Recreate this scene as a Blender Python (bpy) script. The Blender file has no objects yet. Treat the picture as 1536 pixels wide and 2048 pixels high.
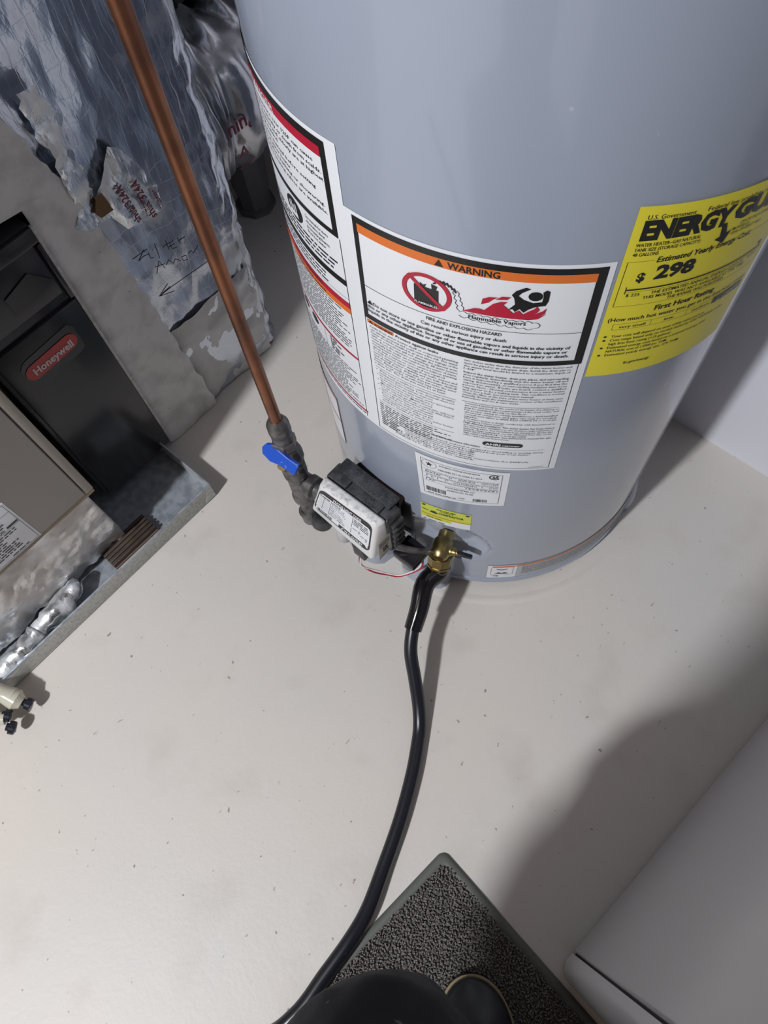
import bpy, bmesh, math, random
from mathutils import Vector, Matrix, noise
from mathutils.geometry import tessellate_polygon

random.seed(7)
SC = bpy.context.scene
COL = SC.collection

# ------------------------------------------------------------------ camera, world, light, exposure
CAM_H = 1.1501
cd = bpy.data.cameras.new('camera')
cd.sensor_fit = 'VERTICAL'
cd.sensor_height = 32.0
cd.lens = 1450.0 / 2048.0 * 32.0
cd.clip_start = 0.01
cam = bpy.data.objects.new('camera', cd)
COL.objects.link(cam)
ax_r = Vector((0.66054, -0.74796, -0.06520))
ax_d = Vector((-0.69880, -0.58072, -0.41768))
ax_f = Vector((0.27454, 0.32145, -0.90625))
cam.matrix_world = Matrix(((ax_r.x, -ax_d.x, -ax_f.x, 0.0),
                           (ax_r.y, -ax_d.y, -ax_f.y, 0.0),
                           (ax_r.z, -ax_d.z, -ax_f.z, CAM_H),
                           (0, 0, 0, 1)))
SC.camera = cam

world = bpy.data.worlds.new('world')
SC.world = world
world.use_nodes = True
world.node_tree.nodes['Background'].inputs[0].default_value = (0.75, 0.8, 0.9, 1)
world.node_tree.nodes['Background'].inputs[1].default_value = 0.05

ld = bpy.data.lights.new('ceiling_bulb', 'POINT')
ld.energy = 142.0
ld.color = (0.93, 0.96, 1.0)
ld.shadow_soft_size = 0.07
lamp = bpy.data.objects.new('ceiling_bulb', ld)
lamp.location = (-1.52, 0.33, 2.12)
COL.objects.link(lamp)

vs = SC.view_settings
vs.view_transform = 'Standard'
vs.look = 'None'
vs.exposure = 0.56
vs.gamma = 1.0
vs.use_curve_mapping = False


# ------------------------------------------------------------------ helpers: materials
def mat(name, col, rough=0.5, metal=0.0, spec=0.5, bump=None, var=None, coat=0.0, trans=0.0, speck=None):
    """bump=(scale, strength, distance); var=(scale, colour2, lo, hi); speck=(scale, colour, threshold)"""
    m = bpy.data.materials.new(name)
    m.use_nodes = True
    nt = m.node_tree
    b = nt.nodes['Principled BSDF']
    b.inputs['Base Color'].default_value = (*col, 1)
    b.inputs['Roughness'].default_value = rough
    b.inputs['Metallic'].default_value = metal
    b.inputs['Specular IOR Level'].default_value = spec
    b.inputs['Coat Weight'].default_value = coat
    b.inputs['Coat Roughness'].default_value = 0.06
    b.inputs['Transmission Weight'].default_value = trans
    tc = nt.nodes.new('ShaderNodeTexCoord')
    cur = None
    if var:
        n = nt.nodes.new('ShaderNodeTexNoise')
        n.inputs['Scale'].default_value = var[0]
        n.inputs['Detail'].default_value = 5
        nt.links.new(tc.outputs['Object'], n.inputs['Vector'])
        r = nt.nodes.new('ShaderNodeMapRange')
        r.inputs['From Min'].default_value = var[2]
        r.inputs['From Max'].default_value = var[3]
        nt.links.new(n.outputs['Fac'], r.inputs['Value'])
        mx = nt.nodes.new('ShaderNodeMix')
        mx.data_type = 'RGBA'
        mx.inputs[6].default_value = (*col, 1)
        mx.inputs[7].default_value = (*var[1], 1)
        nt.links.new(r.outputs[0], mx.inputs[0])
        cur = mx.outputs[2]
    if speck:
        n = nt.nodes.new('ShaderNodeTexNoise')
        n.inputs['Scale'].default_value = speck[0]
        n.inputs['Detail'].default_value = 2
        nt.links.new(tc.outputs['Object'], n.inputs['Vector'])
        r = nt.nodes.new('ShaderNodeMapRange')
        r.inputs['From Min'].default_value = speck[2]
        r.inputs['From Max'].default_value = speck[2] + 0.04
        nt.links.new(n.outputs['Fac'], r.inputs['Value'])
        mx = nt.nodes.new('ShaderNodeMix')
        mx.data_type = 'RGBA'
        mx.inputs[6].default_value = (*col, 1)
        if cur:
            nt.links.new(cur, mx.inputs[6])
        mx.inputs[7].default_value = (*speck[1], 1)
        nt.links.new(r.outputs[0], mx.inputs[0])
        cur = mx.outputs[2]
    if cur:
        nt.links.new(cur, b.inputs['Base Color'])
    if bump:
        n = nt.nodes.new('ShaderNodeTexNoise')
        n.inputs['Scale'].default_value = bump[0]
        n.inputs['Detail'].default_value = 6
        nt.links.new(tc.outputs['Object'], n.inputs['Vector'])
        bp = nt.nodes.new('ShaderNodeBump')
        bp.inputs['Strength'].default_value = bump[1]
        bp.inputs['Distance'].default_value = bump[2]
        nt.links.new(n.outputs['Fac'], bp.inputs['Height'])
        nt.links.new(bp.outputs[0], b.inputs['Normal'])
    return m


def foil_mat(name, col, rough, scrim, crinkle, dust=None, stretch=(1, 1, 0.4)):
    """aluminium foil: crinkle facets from a distorted voronoi, optional scrim grid, dust coat mixed with painted crease glints"""
    m = bpy.data.materials.new(name)
    m.use_nodes = True
    nt = m.node_tree
    L = nt.links.new
    b = nt.nodes['Principled BSDF']
    b.inputs['Metallic'].default_value = 1.0
    b.inputs['Roughness'].default_value = rough
    b.inputs['Base Color'].default_value = (*col, 1)
    tc = nt.nodes.new('ShaderNodeTexCoord')
    mp = nt.nodes.new('ShaderNodeMapping')
    mp.inputs['Scale'].default_value = stretch
    L(tc.outputs['Object'], mp.inputs['Vector'])
    n1 = nt.nodes.new('ShaderNodeTexNoise')
    n1.inputs['Scale'].default_value = 14
    n1.inputs['Detail'].default_value = 6
    L(mp.outputs[0], n1.inputs['Vector'])
    add = nt.nodes.new('ShaderNodeMix')
    add.data_type = 'VECTOR'
    add.inputs[0].default_value = 0.09
    L(mp.outputs[0], add.inputs[4])
    L(n1.outputs['Color'], add.inputs[5])
    vo = nt.nodes.new('ShaderNodeTexVoronoi')
    vo.inputs['Scale'].default_value = crinkle
    L(add.outputs[1], vo.inputs['Vector'])
    n2 = nt.nodes.new('ShaderNodeTexNoise')
    n2.noise_type = 'RIDGED_MULTIFRACTAL'
    n2.inputs['Scale'].default_value = 16
    n2.inputs['Detail'].default_value = 7
    L(mp.outputs[0], n2.inputs['Vector'])
    ma = nt.nodes.new('ShaderNodeMath')
    ma.operation = 'MULTIPLY_ADD'
    ma.inputs[1].default_value = 0.5
    L(n2.outputs['Fac'], ma.inputs[0])
    L(vo.outputs['Distance'], ma.inputs[2])
    h = ma.outputs[0]
    if scrim:
        br = nt.nodes.new('ShaderNodeTexBrick')
        br.offset = 0.0
        br.inputs['Scale'].default_value = 1.0
        br.inputs['Brick Width'].default_value = 0.0125
        br.inputs['Row Height'].default_value = 0.028
        br.inputs['Mortar Size'].default_value = 0.0007
        br.inputs['Mortar Smooth'].default_value = 0.6
        sw = nt.nodes.new('ShaderNodeMapping')
        sw.inputs['Rotation'].default_value = (math.radians(90), math.radians(2), 0)
        # bend the scrim threads a little
        ad2 = nt.nodes.new('ShaderNodeMix')
        ad2.data_type = 'VECTOR'
        ad2.inputs[0].default_value = 0.045
        L(tc.outputs['Object'], ad2.inputs[4])
        L(n1.outputs['Color'], ad2.inputs[5])
        L(ad2.outputs[1], sw.inputs['Vector'])
        L(sw.outputs[0], br.inputs['Vector'])
        m2 = nt.nodes.new('ShaderNodeMath')
        m2.operation = 'MULTIPLY_ADD'
        m2.inputs[1].default_value = 0.035
        L(br.outputs['Fac'], m2.inputs[0])
        L(h, m2.inputs[2])
        h = m2.outputs[0]
    bp = nt.nodes.new('ShaderNodeBump')
    bp.inputs['Strength'].default_value = 0.7
    bp.inputs['Distance'].default_value = 0.0032
    L(h, bp.inputs['Height'])
    L(bp.outputs[0], b.inputs['Normal'])
    cr = nt.nodes.new('ShaderNodeMapRange')
    cr.inputs['From Min'].default_value = 0.95
    cr.inputs['From Max'].default_value = 1.6
    cr.inputs['To Max'].default_value = 0.75
    n4 = nt.nodes.new('ShaderNodeTexNoise')
    n4.noise_type = 'RIDGED_MULTIFRACTAL'
    n4.inputs['Scale'].default_value = 24
    n4.inputs['Detail'].default_value = 6
    L(add.outputs[1], n4.inputs['Vector'])
    L(n4.outputs['Fac'], cr.inputs['Value'])
    crease_glint = cr.outputs[0]  # lines tinted along creases, standing for light scattered there
    if dust:
        n3 = nt.nodes.new('ShaderNodeTexNoise')
        n3.inputs['Scale'].default_value = dust[1]
        n3.inputs['Detail'].default_value = 7
        L(tc.outputs['Object'], n3.inputs['Vector'])
        r = nt.nodes.new('ShaderNodeMapRange')
        r.inputs['From Min'].default_value = dust[2]
        r.inputs['From Max'].default_value = dust[3]
        L(n3.outputs['Fac'], r.inputs['Value'])
        mm = nt.nodes.new('ShaderNodeMath')
        mm.operation = 'MAXIMUM'
        L(r.outputs[0], mm.inputs[0])
        L(crease_glint, mm.inputs[1])
        fac = mm.outputs[0]
        mx = nt.nodes.new('ShaderNodeMix')
        mx.data_type = 'RGBA'
        mx.inputs[6].default_value = (*col, 1)
        mx.inputs[7].default_value = (*dust[0], 1)
        L(fac, mx.inputs[0])
        L(mx.outputs[2], b.inputs['Base Color'])
        inv = nt.nodes.new('ShaderNodeMath')
        inv.operation = 'SUBTRACT'
        inv.inputs[0].default_value = 1.0
        L(fac, inv.inputs[1])
        L(inv.outputs[0], b.inputs['Metallic'])
        rr = nt.nodes.new('ShaderNodeMapRange')
        rr.inputs['To Min'].default_value = rough
        rr.inputs['To Max'].default_value = 0.7
        L(fac, rr.inputs['Value'])
        L(rr.outputs[0], b.inputs['Roughness'])
    return m


# ------------------------------------------------------------------ helpers: objects
def tag(o, label=None, cat=None, group=None, kind=None):
    if label: o['label'] = label
    if cat: o['category'] = cat
    if group: o['group'] = group
    if kind: o['kind'] = kind
    return o


def empty(name, loc, label, cat, group=None):
    e = bpy.data.objects.new(name, None)
    e.empty_display_size = 0.05
    e.location = loc
    COL.objects.link(e)
    return tag(e, label, cat, group)


def origin_of(o):
    v = Vector(o.location)
    while o.parent:
        o = o.parent
        v += Vector(o.location) if o.type == 'EMPTY' else Vector((0, 0, 0))
    return v


def link(name, me, material=None, parent=None, smooth=True, sharp=None):
    """me is built in world coordinates"""
    o = bpy.data.objects.new(name, me)
    COL.objects.link(o)
    if material:
        me.materials.append(material)
    if smooth:
        me.polygons.foreach_set('use_smooth', [True] * len(me.polygons))
        if sharp:
            try:
                me.set_sharp_from_angle(angle=math.radians(sharp))
            except Exception:
                pass
    if parent:
        o.parent = parent
        root = parent
        while root.parent:
            root = root.parent
        if root.type == 'EMPTY' and parent is root:
            o.matrix_parent_inverse = Matrix.Translation(-Vector(root.location))
    return o


def from_bm(name, bm, material, parent=None, smooth=True, sharp=35):
    bmesh.ops.recalc_face_normals(bm, faces=bm.faces)
    me = bpy.data.meshes.new(name)
    bm.to_mesh(me)
    bm.free()
    return link(name, me, material, parent, smooth, sharp)


def from_py(name, v, f, material, parent=None, smooth=True, sharp=None):
    me = bpy.data.meshes.new(name)
    me.from_pydata([tuple(p) for p in v], [], f)
    me.validate()
    me.update()
    return link(name, me, material, parent, smooth, sharp)


def bm_hexa(bm, pts, bevel=0.0, seg=2):
    """pts: 4 bottom then 4 top"""
    vs_ = [bm.verts.new(p) for p in pts]
    fs = [(3, 2, 1, 0), (4, 5, 6, 7), (0, 1, 5, 4), (1, 2, 6, 5), (2, 3, 7, 6), (3, 0, 4, 7)]
    faces = [bm.faces.new([vs_[i] for i in f]) for f in fs]
    if bevel > 0:
        ed = set()
        for f in faces:
            ed.update(f.edges)
        bmesh.ops.bevel(bm, geom=list(ed), offset=bevel, segments=seg, profile=0.5, affect='EDGES')


def bm_box(bm, lo, hi, bevel=0.0, seg=2, M=None):
    x0, y0, z0 = lo
    x1, y1, z1 = hi
    p = [Vector(q) for q in ((x0, y0, z0), (x1, y0, z0), (x1, y1, z0), (x0, y1, z0), (x0, y0, z1), (x1, y0, z1), (x1, y1, z1), (x0, y1, z1))]
    if M:
        p = [M @ q for q in p]
    bm_hexa(bm, p, bevel, seg)


def box(name, lo, hi, material, parent=None, bevel=0.0, seg=2, M=None):
    bm = bmesh.new()
    bm_box(bm, lo, hi, bevel, seg, M)
    return from_bm(name, bm, material, parent)


def tube_data(path, radii, n=16, cap=True, flat=None):
    """sweep circle (or polygon) along a path; radii scalar or list"""
    P = [Vector(p) for p in path]
    k = len(P)
    if not isinstance(radii, (list, tuple)):
        radii = [radii] * k
    T = []
    for i in range(k):
        a = P[max(i - 1, 0)]
        b = P[min(i + 1, k - 1)]
        t = (b - a)
        T.append(t.normalized() if t.length > 1e-9 else Vector((0, 0, 1)))
    up = Vector((0, 0, 1)) if abs(T[0].z) < 0.9 else Vector((1, 0, 0))
    u = (up - T[0] * up.dot(T[0])).normalized()
    v, f = [], []
    for i in range(k):
        u = (u - T[i] * u.dot(T[i]))
        u = u.normalized() if u.length > 1e-6 else T[i].orthogonal().normalized()
        w = T[i].cross(u)
        for j in range(n):
            a = 2 * math.pi * j / n
            v.append(P[i] + (u * math.cos(a) + w * math.sin(a)) * radii[i])
    for i in range(k - 1):
        for j in range(n):
            f.append((i * n + j, i * n + (j + 1) % n, (i + 1) * n + (j + 1) % n, (i + 1) * n + j))
    if cap:
        f.append(tuple(range(n - 1, -1, -1)))
        f.append(tuple(range((k - 1) * n, k * n)))
    return v, f


def tube(name, path, radii, material, parent=None, n=16, sharp=40):
    v, f = tube_data(path, radii, n)
    return from_py(name, v, f, material, parent, True, sharp)


def lathe(name, axis_p, axis_d, prof, material, parent=None, n=24, sharp=40):
    """prof: list of (distance along axis, radius)"""
    d = Vector(axis_d).normalized()
    p0 = Vector(axis_p)
    u = d.orthogonal().normalized()
    w = d.cross(u)
    v, f = [], []
    for (s, r) in prof:
        for j in range(n):
            a = 2 * math.pi * j / n
            v.append(p0 + d * s + (u * math.cos(a) + w * math.sin(a)) * r)
    k = len(prof)
    for i in range(k - 1):
        for j in range(n):
            f.append((i * n + j, i * n + (j + 1) % n, (i + 1) * n + (j + 1) % n, (i + 1) * n + j))
    f.append(tuple(range(n - 1, -1, -1)))
    f.append(tuple(range((k - 1) * n, k * n)))
    return from_py(name, v, f, material, parent, True, sharp)


def smooth_path(pts, per=8):
    """Catmull-Rom"""
    P = [Vector(p) for p in pts]
    P = [P[0] * 2 - P[1]] + P + [P[-1] * 2 - P[-2]]
    out = []
    for i in range(1, len(P) - 2):
        for j in range(per):
            t = j / per
            a, b, c, d = P[i - 1], P[i], P[i + 1], P[i + 2]
            out.append(0.5 * ((2 * b) + (c - a) * t + (2 * a - 5 * b + 4 * c - d) * t * t + (3 * b - a - 3 * c + d) * t ** 3))
    out.append(P[-2])
    return out


# ------------------------------------------------------------------ helpers: flat print (labels)
_txt = {}


def text_mesh(s, bold, res=2):
    key = (s, bold, res)
    if key in _txt:
        return _txt[key]
    c = bpy.data.curves.new('t', 'FONT')
    c.body = s
    c.resolution_u = res
    c.offset = bold
    o = bpy.data.objects.new('t', c)
    me = bpy.data.meshes.new_from_object(o)
    v = [(p.co.x, p.co.y) for p in me.vertices]
    f = [tuple(p.vertices) for p in me.polygons]
    bpy.data.objects.remove(o)
    bpy.data.curves.remove(c)
    bpy.data.meshes.remove(me)
    if v:
        x0 = min(p[0] for p in v)
        x1 = max(p[0] for p in v)
    else:
        x0, x1 = 0, 1
    _txt[key] = (v, f, x0, x1)
    return _txt[key]


CAP = 0.69   # cap height of the built-in font at size 1


class Print:
    """collects flat shapes in label coordinates (x, y) and maps them onto a surface"""

    def __init__(self, fmap, off, step=0.008):
        self.m, self.off, self.step = fmap, off, step
        self.v, self.f = [], []

    def tri(self, a, b, c):
        xs = (a[0], b[0], c[0])
        if self.step and max(xs) - min(xs) > self.step:
            e = [(abs(a[0] - b[0]), a, b, c), (abs(b[0] - c[0]), b, c, a), (abs(c[0] - a[0]), c, a, b)]
            e.sort(key=lambda q: -q[0])
            _, p, q, r = e[0]
            mid = ((p[0] + q[0]) / 2, (p[1] + q[1]) / 2)
            self.tri(p, mid, r)
            self.tri(mid, q, r)
            return
        k = len(self.v)
        self.v += [a, b, c]
        self.f.append((k, k + 1, k + 2))

    def rect(self, x0, y0, x1, y1):
        n = max(1, int(math.ceil(abs(x1 - x0) / self.step))) if self.step else 1
        k = len(self.v)
        for i in range(n + 1):
            x = x0 + (x1 - x0) * i / n
            self.v += [(x, y0), (x, y1)]
        for i in range(n):
            a = k + 2 * i
            self.f.append((a, a + 2, a + 3, a + 1))

    def frame(self, x0, y0, x1, y1, w, wb=None):
        wb = wb or w
        self.rect(x0, y0, x1, y0 + wb)
        self.rect(x0, y1 - w, x1, y1)
        self.rect(x0, y0, x0 + w, y1)
        self.rect(x1 - w, y0, x1, y1)

    def poly(self, pts):
        t = tessellate_polygon([[Vector((p[0], p[1], 0)) for p in pts]])
        for a, b, c in t:
            self.tri(pts[a], pts[b], pts[c])

    def ring(self, cx, cy, rx, ry, w, a0=0, a1=360, n=40):
        for i in range(n):
            a = math.radians(a0 + (a1 - a0) * i / n)
            b = math.radians(a0 + (a1 - a0) * (i + 1) / n)
            p = [(cx + r * math.cos(t), cy + q * math.sin(t)) for (r, q, t) in ((rx, ry, a), (rx, ry, b), (rx - w, ry - w, b), (rx - w, ry - w, a))]
            self.tri(p[0], p[1], p[2])
            self.tri(p[0], p[2], p[3])

    def disc(self, cx, cy, rx, ry, n=24):
        self.poly([(cx + rx * math.cos(2 * math.pi * i / n), cy + ry * math.sin(2 * math.pi * i / n)) for i in range(n)])

    def line(self, pts, w):
        for p, q in zip(pts[:-1], pts[1:]):
            d = Vector((q[0] - p[0], q[1] - p[1]))
            if d.length < 1e-9:
                continue
            d.normalize()
            nx, ny = -d.y * w / 2, d.x * w / 2
            ex, ey = d.x * w / 2, d.y * w / 2
            a = (p[0] + nx - ex, p[1] + ny - ey)
            b = (p[0] - nx - ex, p[1] - ny - ey)
            c = (q[0] - nx + ex, q[1] - ny + ey)
            e = (q[0] + nx + ex, q[1] + ny + ey)
            self.tri(a, b, c)
            self.tri(a, c, e)

    def text(self, s, x, y, h, x1=None, bold=0.0, shear=0.0, align='L', rot=0.0, wscale=1.0, res=2):
        """baseline-left at (x, y), cap height h, squeezed to reach x1 if given"""
        v, f, a, b = text_mesh(s, bold, res)
        sy = h / CAP
        sx = (x1 - x) / (b - a) if x1 is not None else sy * wscale
        w = (b - a) * sx
        ox = x if align == 'L' else (x - w / 2 if align == 'C' else x - w)
        k = len(self.v)
        cr, sr = math.cos(rot), math.sin(rot)
        for px, py in v:
            tx = (px - a) * sx + shear * py * sy
            ty = py * sy
            if rot:
                self.v.append((x + cr * tx - sr * ty, y + sr * tx + cr * ty))
            else:
                self.v.append((ox + tx, y + ty))
        self.f += [tuple(i + k for i in t) for t in f]

    def greek(self, x0, x1, y, h, last=1.0, thick=0.62):
        """a line of print too small to read in the photograph"""
        x = x0
        end = x0 + (x1 - x0) * last
        while x < end - h * 0.8:
            w = min(random.choice((1.3, 2.0, 2.8, 3.6, 4.6)) * h, end - x)
            self.rect(x, y, x + w, y + h * thick)
            x += w + h * 0.62

    def bars(self, x0, x1, y0, y1, n):
        x = x0
        u = (x1 - x0) / (n * 2.0)
        while x < x1 - u:
            w = u * random.choice((0.6, 0.9, 1.5))
            self.rect(x, y0, x + w, y1)
            x += w + u * random.choice((0.6, 1.0, 1.4))

    def build(self, name, material, parent):
        vv = [self.m(p[0], p[1], self.off) for p in self.v]
        o = from_py(name, vv, self.f, material, parent, False)
        if any(w in name for w in ('print', 'lettering', 'pictogram', 'border', 'field')):
            o['kind'] = 'stuff'
        return o


# ------------------------------------------------------------------ palette
M = {}
M['white'] = mat('white_label', (0.80, 0.82, 0.86), 0.35, bump=(900, 0.03, 0.001))
M['black'] = mat('black_ink', (0.012, 0.012, 0.013), 0.35)
M['ink'] = mat('dark_ink', (0.03, 0.03, 0.04), 0.5)
M['orange'] = mat('orange_ink', (0.72, 0.17, 0.03), 0.4)
M['red'] = mat('red_ink', (0.46, 0.012, 0.04), 0.4)
M['yellow'] = mat('yellow_label', (0.82, 0.72, 0.045), 0.4)
M['tank'] = mat('grey_enamel', (0.325, 0.365, 0.45), 0.24, spec=0.5, coat=0.6, bump=(3.0, 0.02, 0.004), speck=(55, (0.42, 0.45, 0.52), 0.74))
M['copper'] = mat('aged_copper', (0.30, 0.125, 0.065), 0.38, metal=0.85, var=(18, (0.13, 0.06, 0.04), 0.42, 0.75), bump=(60, 0.15, 0.001))
M['iron'] = mat('black_iron', (0.21, 0.20, 0.20), 0.40, metal=0.75, bump=(220, 0.3, 0.001), var=(60, (0.08, 0.072, 0.07), 0.45, 0.7))
M['brass'] = mat('brass', (0.40, 0.31, 0.14), 0.34, metal=1.0, var=(50, (0.20, 0.15, 0.075), 0.5, 0.75))
M['blue'] = mat('blue_vinyl', (0.012, 0.085, 0.55), 0.42, speck=(120, (0.10, 0.20, 0.62), 0.66))
M['rubber'] = mat('black_rubber', (0.009, 0.010, 0.016), 0.33, spec=0.55, speck=(90, (0.06, 0.06, 0.065), 0.73))
M['sleeve'] = mat('glossy_sleeve', (0.006, 0.006, 0.008), 0.13, spec=0.6)
M['plastic_white'] = mat('white_plastic', (0.78, 0.775, 0.77), 0.35)
M['plastic_black'] = mat('dusty_black_plastic', (0.022, 0.023, 0.027), 0.5, speck=(700, (0.10, 0.10, 0.11), 0.60), var=(60, (0.075, 0.075, 0.082), 0.42, 0.75))
M['dust_white'] = mat('dusty_white_plastic', (0.74, 0.735, 0.735), 0.5, var=(150, (0.42, 0.42, 0.43), 0.45, 0.7))
M['clear'] = mat('cloudy_plastic', (0.55, 0.55, 0.58), 0.25)
M['furnace'] = mat('taupe_enamel', (0.36, 0.335, 0.305), 0.42)
M['furnace_edge'] = mat('taupe_trim', (0.33, 0.295, 0.255), 0.45)
M['cab_black'] = mat('charcoal_plastic', (0.022, 0.023, 0.027), 0.22, spec=0.5)
M['cab_dark'] = mat('dark_panel_plastic', (0.012, 0.012, 0.016), 0.25)
M['badge_red'] = mat('badge_red', (0.42, 0.022, 0.02), 0.35)
M['silver_ink'] = mat('silver_ink', (0.62, 0.55, 0.55), 0.4)
M['galv'] = mat('galvanised_steel', (0.56, 0.60, 0.66), 0.36, metal=0.55, var=(70, (0.36, 0.40, 0.46), 0.4, 0.65), bump=(90, 0.06, 0.001))
M['galv_lip'] = mat('dull_galvanised_steel', (0.50, 0.50, 0.48), 0.5, metal=0.2, var=(160, (0.38, 0.385, 0.37), 0.42, 0.62))
M['foil'] = foil_mat('scrim_foil', (0.60, 0.64, 0.72), 0.2, True, 26, dust=((0.52, 0.51, 0.495), 9, 0.56, 0.80))
M['foil_bright'] = foil_mat('bright_foil', (0.80, 0.83, 0.86), 0.2, False, 34, dust=((0.70, 0.71, 0.73), 30, 0.46, 0.72), stretch=(1.6, 1, 0.7))  # dust tint paints in brightness missing where foil reflects the dark room
M['foil_base'] = foil_mat('dusty_foil', (0.66, 0.67, 0.70), 0.3, False, 38, dust=((0.66, 0.62, 0.58), 11, 0.30, 0.62), stretch=(1, 1, 1))
M['foil_dark'] = foil_mat('branch_foil', (0.55, 0.56, 0.60), 0.28, False, 18, dust=((0.20, 0.195, 0.185), 14, 0.5, 0.75), stretch=(1.4, 1, 0.5))
M['mastic'] = mat('grey_mastic', (0.68, 0.665, 0.65), 0.6, spec=0.35, bump=(38, 0.45, 0.006), var=(26, (0.46, 0.45, 0.44), 0.45, 0.75), speck=(160, (0.14, 0.13, 0.12), 0.74))
M['dusty_crumple'] = foil_mat('dusty_crumple', (0.62, 0.63, 0.65), 0.35, False, 30, dust=((0.56, 0.55, 0.53), 8, 0.28, 0.60), stretch=(1, 1, 0.8))
M['red_print'] = mat('maroon_print', (0.17, 0.018, 0.04), 0.5)
M['caulk'] = mat('tan_caulk', (0.40, 0.335, 0.25), 0.7, var=(30, (0.30, 0.25, 0.19), 0.4, 0.7))
M['wood'] = mat('dark_wood', (0.055, 0.038, 0.03), 0.5, var=(40, (0.12, 0.085, 0.065), 0.45, 0.8), bump=(120, 0.3, 0.001))
M['cream'] = mat('cream_pvc', (0.60, 0.575, 0.47), 0.22)
M['knob'] = mat('blue_black_plastic', (0.012, 0.014, 0.026), 0.3)
M['grey_cup'] = mat('dark_grey_plastic', (0.13, 0.13, 0.132), 0.45)
M['mat_rim'] = mat('grey_green_rubber', (0.115, 0.12, 0.108), 0.6, bump=(150, 0.15, 0.001))
M['washer'] = mat('white_appliance_enamel', (0.68, 0.68, 0.72), 0.3, coat=0.2)
M['gap'] = mat('black_gap', (0.008, 0.008, 0.008), 0.8)
M['fabric'] = mat('black_trouser_cloth', (0.012, 0.012, 0.017), 0.75, spec=0.3, bump=(500, 0.25, 0.001), var=(12, (0.03, 0.03, 0.036), 0.5, 0.8), speck=(55, (0.13, 0.12, 0.105), 0.725))
M['jacket'] = mat('navy_jacket_cloth', (0.015, 0.018, 0.03), 0.8)
M['leather'] = mat('black_leather', (0.020, 0.022, 0.026), 0.36, var=(20, (0.05, 0.055, 0.065), 0.5, 0.8))
M['welt'] = mat('tan_welt', (0.36, 0.27, 0.16), 0.6)
M['skin'] = mat('skin', (0.52, 0.33, 0.25), 0.5)
M['hair'] = mat('dark_hair', (0.03, 0.02, 0.015), 0.6)
M['phone'] = mat('phone_shell', (0.03, 0.03, 0.035), 0.25)
M['screen'] = mat('phone_screen', (0.01, 0.01, 0.012), 0.08)
M['wire_red'] = mat('red_wire', (0.42, 0.02, 0.05), 0.4)
M['wire_white'] = mat('white_wire', (0.78, 0.77, 0.72), 0.4)
M['rust'] = mat('rusted_steel', (0.12, 0.06, 0.035), 0.6, metal=0.3, var=(50, (0.04, 0.03, 0.025), 0.4, 0.7))
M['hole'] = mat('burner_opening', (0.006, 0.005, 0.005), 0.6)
M['pale_yellow'] = mat('pale_green_yellow', (0.62, 0.68, 0.07), 0.4)
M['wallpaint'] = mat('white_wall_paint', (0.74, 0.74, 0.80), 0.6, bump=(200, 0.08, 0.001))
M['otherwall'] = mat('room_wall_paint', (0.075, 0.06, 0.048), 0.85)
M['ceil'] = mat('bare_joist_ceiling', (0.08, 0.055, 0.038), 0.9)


def floor_material():
    m = bpy.data.materials.new('painted_concrete')
    m.use_nodes = True
    nt = m.node_tree
    L = nt.links.new
    b = nt.nodes['Principled BSDF']
    b.inputs['Roughness'].default_value = 0.48
    b.inputs['Specular IOR Level'].default_value = 0.4
    tc = nt.nodes.new('ShaderNodeTexCoord')

    def nz(scale, det, lo, hi, src=None):
        n = nt.nodes.new('ShaderNodeTexNoise')
        n.inputs['Scale'].default_value = scale
        n.inputs['Detail'].default_value = det
        L(src or tc.outputs['Object'], n.inputs['Vector'])
        r = nt.nodes.new('ShaderNodeMapRange')
        r.inputs['From Min'].default_value = lo
        r.inputs['From Max'].default_value = hi
        L(n.outputs['Fac'], r.inputs['Value'])
        return n, r.outputs[0]

    def mix(a, c2, fac):
        mx = nt.nodes.new('ShaderNodeMix')
        mx.data_type = 'RGBA'
        if isinstance(a, tuple):
            mx.inputs[6].default_value = (*a, 1)
        else:
            L(a, mx.inputs[6])
        mx.inputs[7].default_value = (*c2, 1)
        L(fac, mx.inputs[0])
        return mx.outputs[2]
    c = (0.67, 0.62, 0.57)
    _, f1 = nz(2.6, 3, 0.35, 0.7)
    c = mix(c, (0.63, 0.612, 0.588), f1)
    _, f2 = nz(9, 6, 0.55, 0.85)
    c = mix(c, (0.56, 0.52, 0.47), f2)
    _, f3 = nz(75, 2, 0.715, 0.76)
    c = mix(c, (0.30, 0.27, 0.24), f3)
    mp = nt.nodes.new('ShaderNodeMapping')
    mp.inputs['Scale'].default_value = (34, 120, 1)
    mp.inputs['Rotation'].default_value = (0, 0, 0.6)
    L(tc.outputs['Object'], mp.inputs['Vector'])
    _, f4 = nz(1.0, 2, 0.745, 0.78, mp.outputs[0])
    c = mix(c, (0.33, 0.31, 0.29), f4)
    L(c, b.inputs['Base Color'])
    n5, f5 = nz(140, 8, 0.0, 1.0)
    n6, f6 = nz(6, 4, 0.0, 1.0)
    ma = nt.nodes.new('ShaderNodeMath')
    ma.operation = 'MULTIPLY_ADD'
    ma.inputs[1].default_value = 0.16
    L(f5, ma.inputs[0])
    L(f6, ma.inputs[2])
    bp = nt.nodes.new('ShaderNodeBump')
    bp.inputs['Strength'].default_value = 0.35
    bp.inputs['Distance'].default_value = 0.006
    L(ma.outputs[0], bp.inputs['Height'])
    L(bp.outputs[0], b.inputs['Normal'])
    return m


M['floor'] = floor_material()

# ------------------------------------------------------------------ the setting
X0, X1, Y0, Y1, ZC = -3.4, 0.822, -1.35, 1.42, 2.45


def struct(o):
    o['kind'] = 'structure'
    return o


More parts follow.
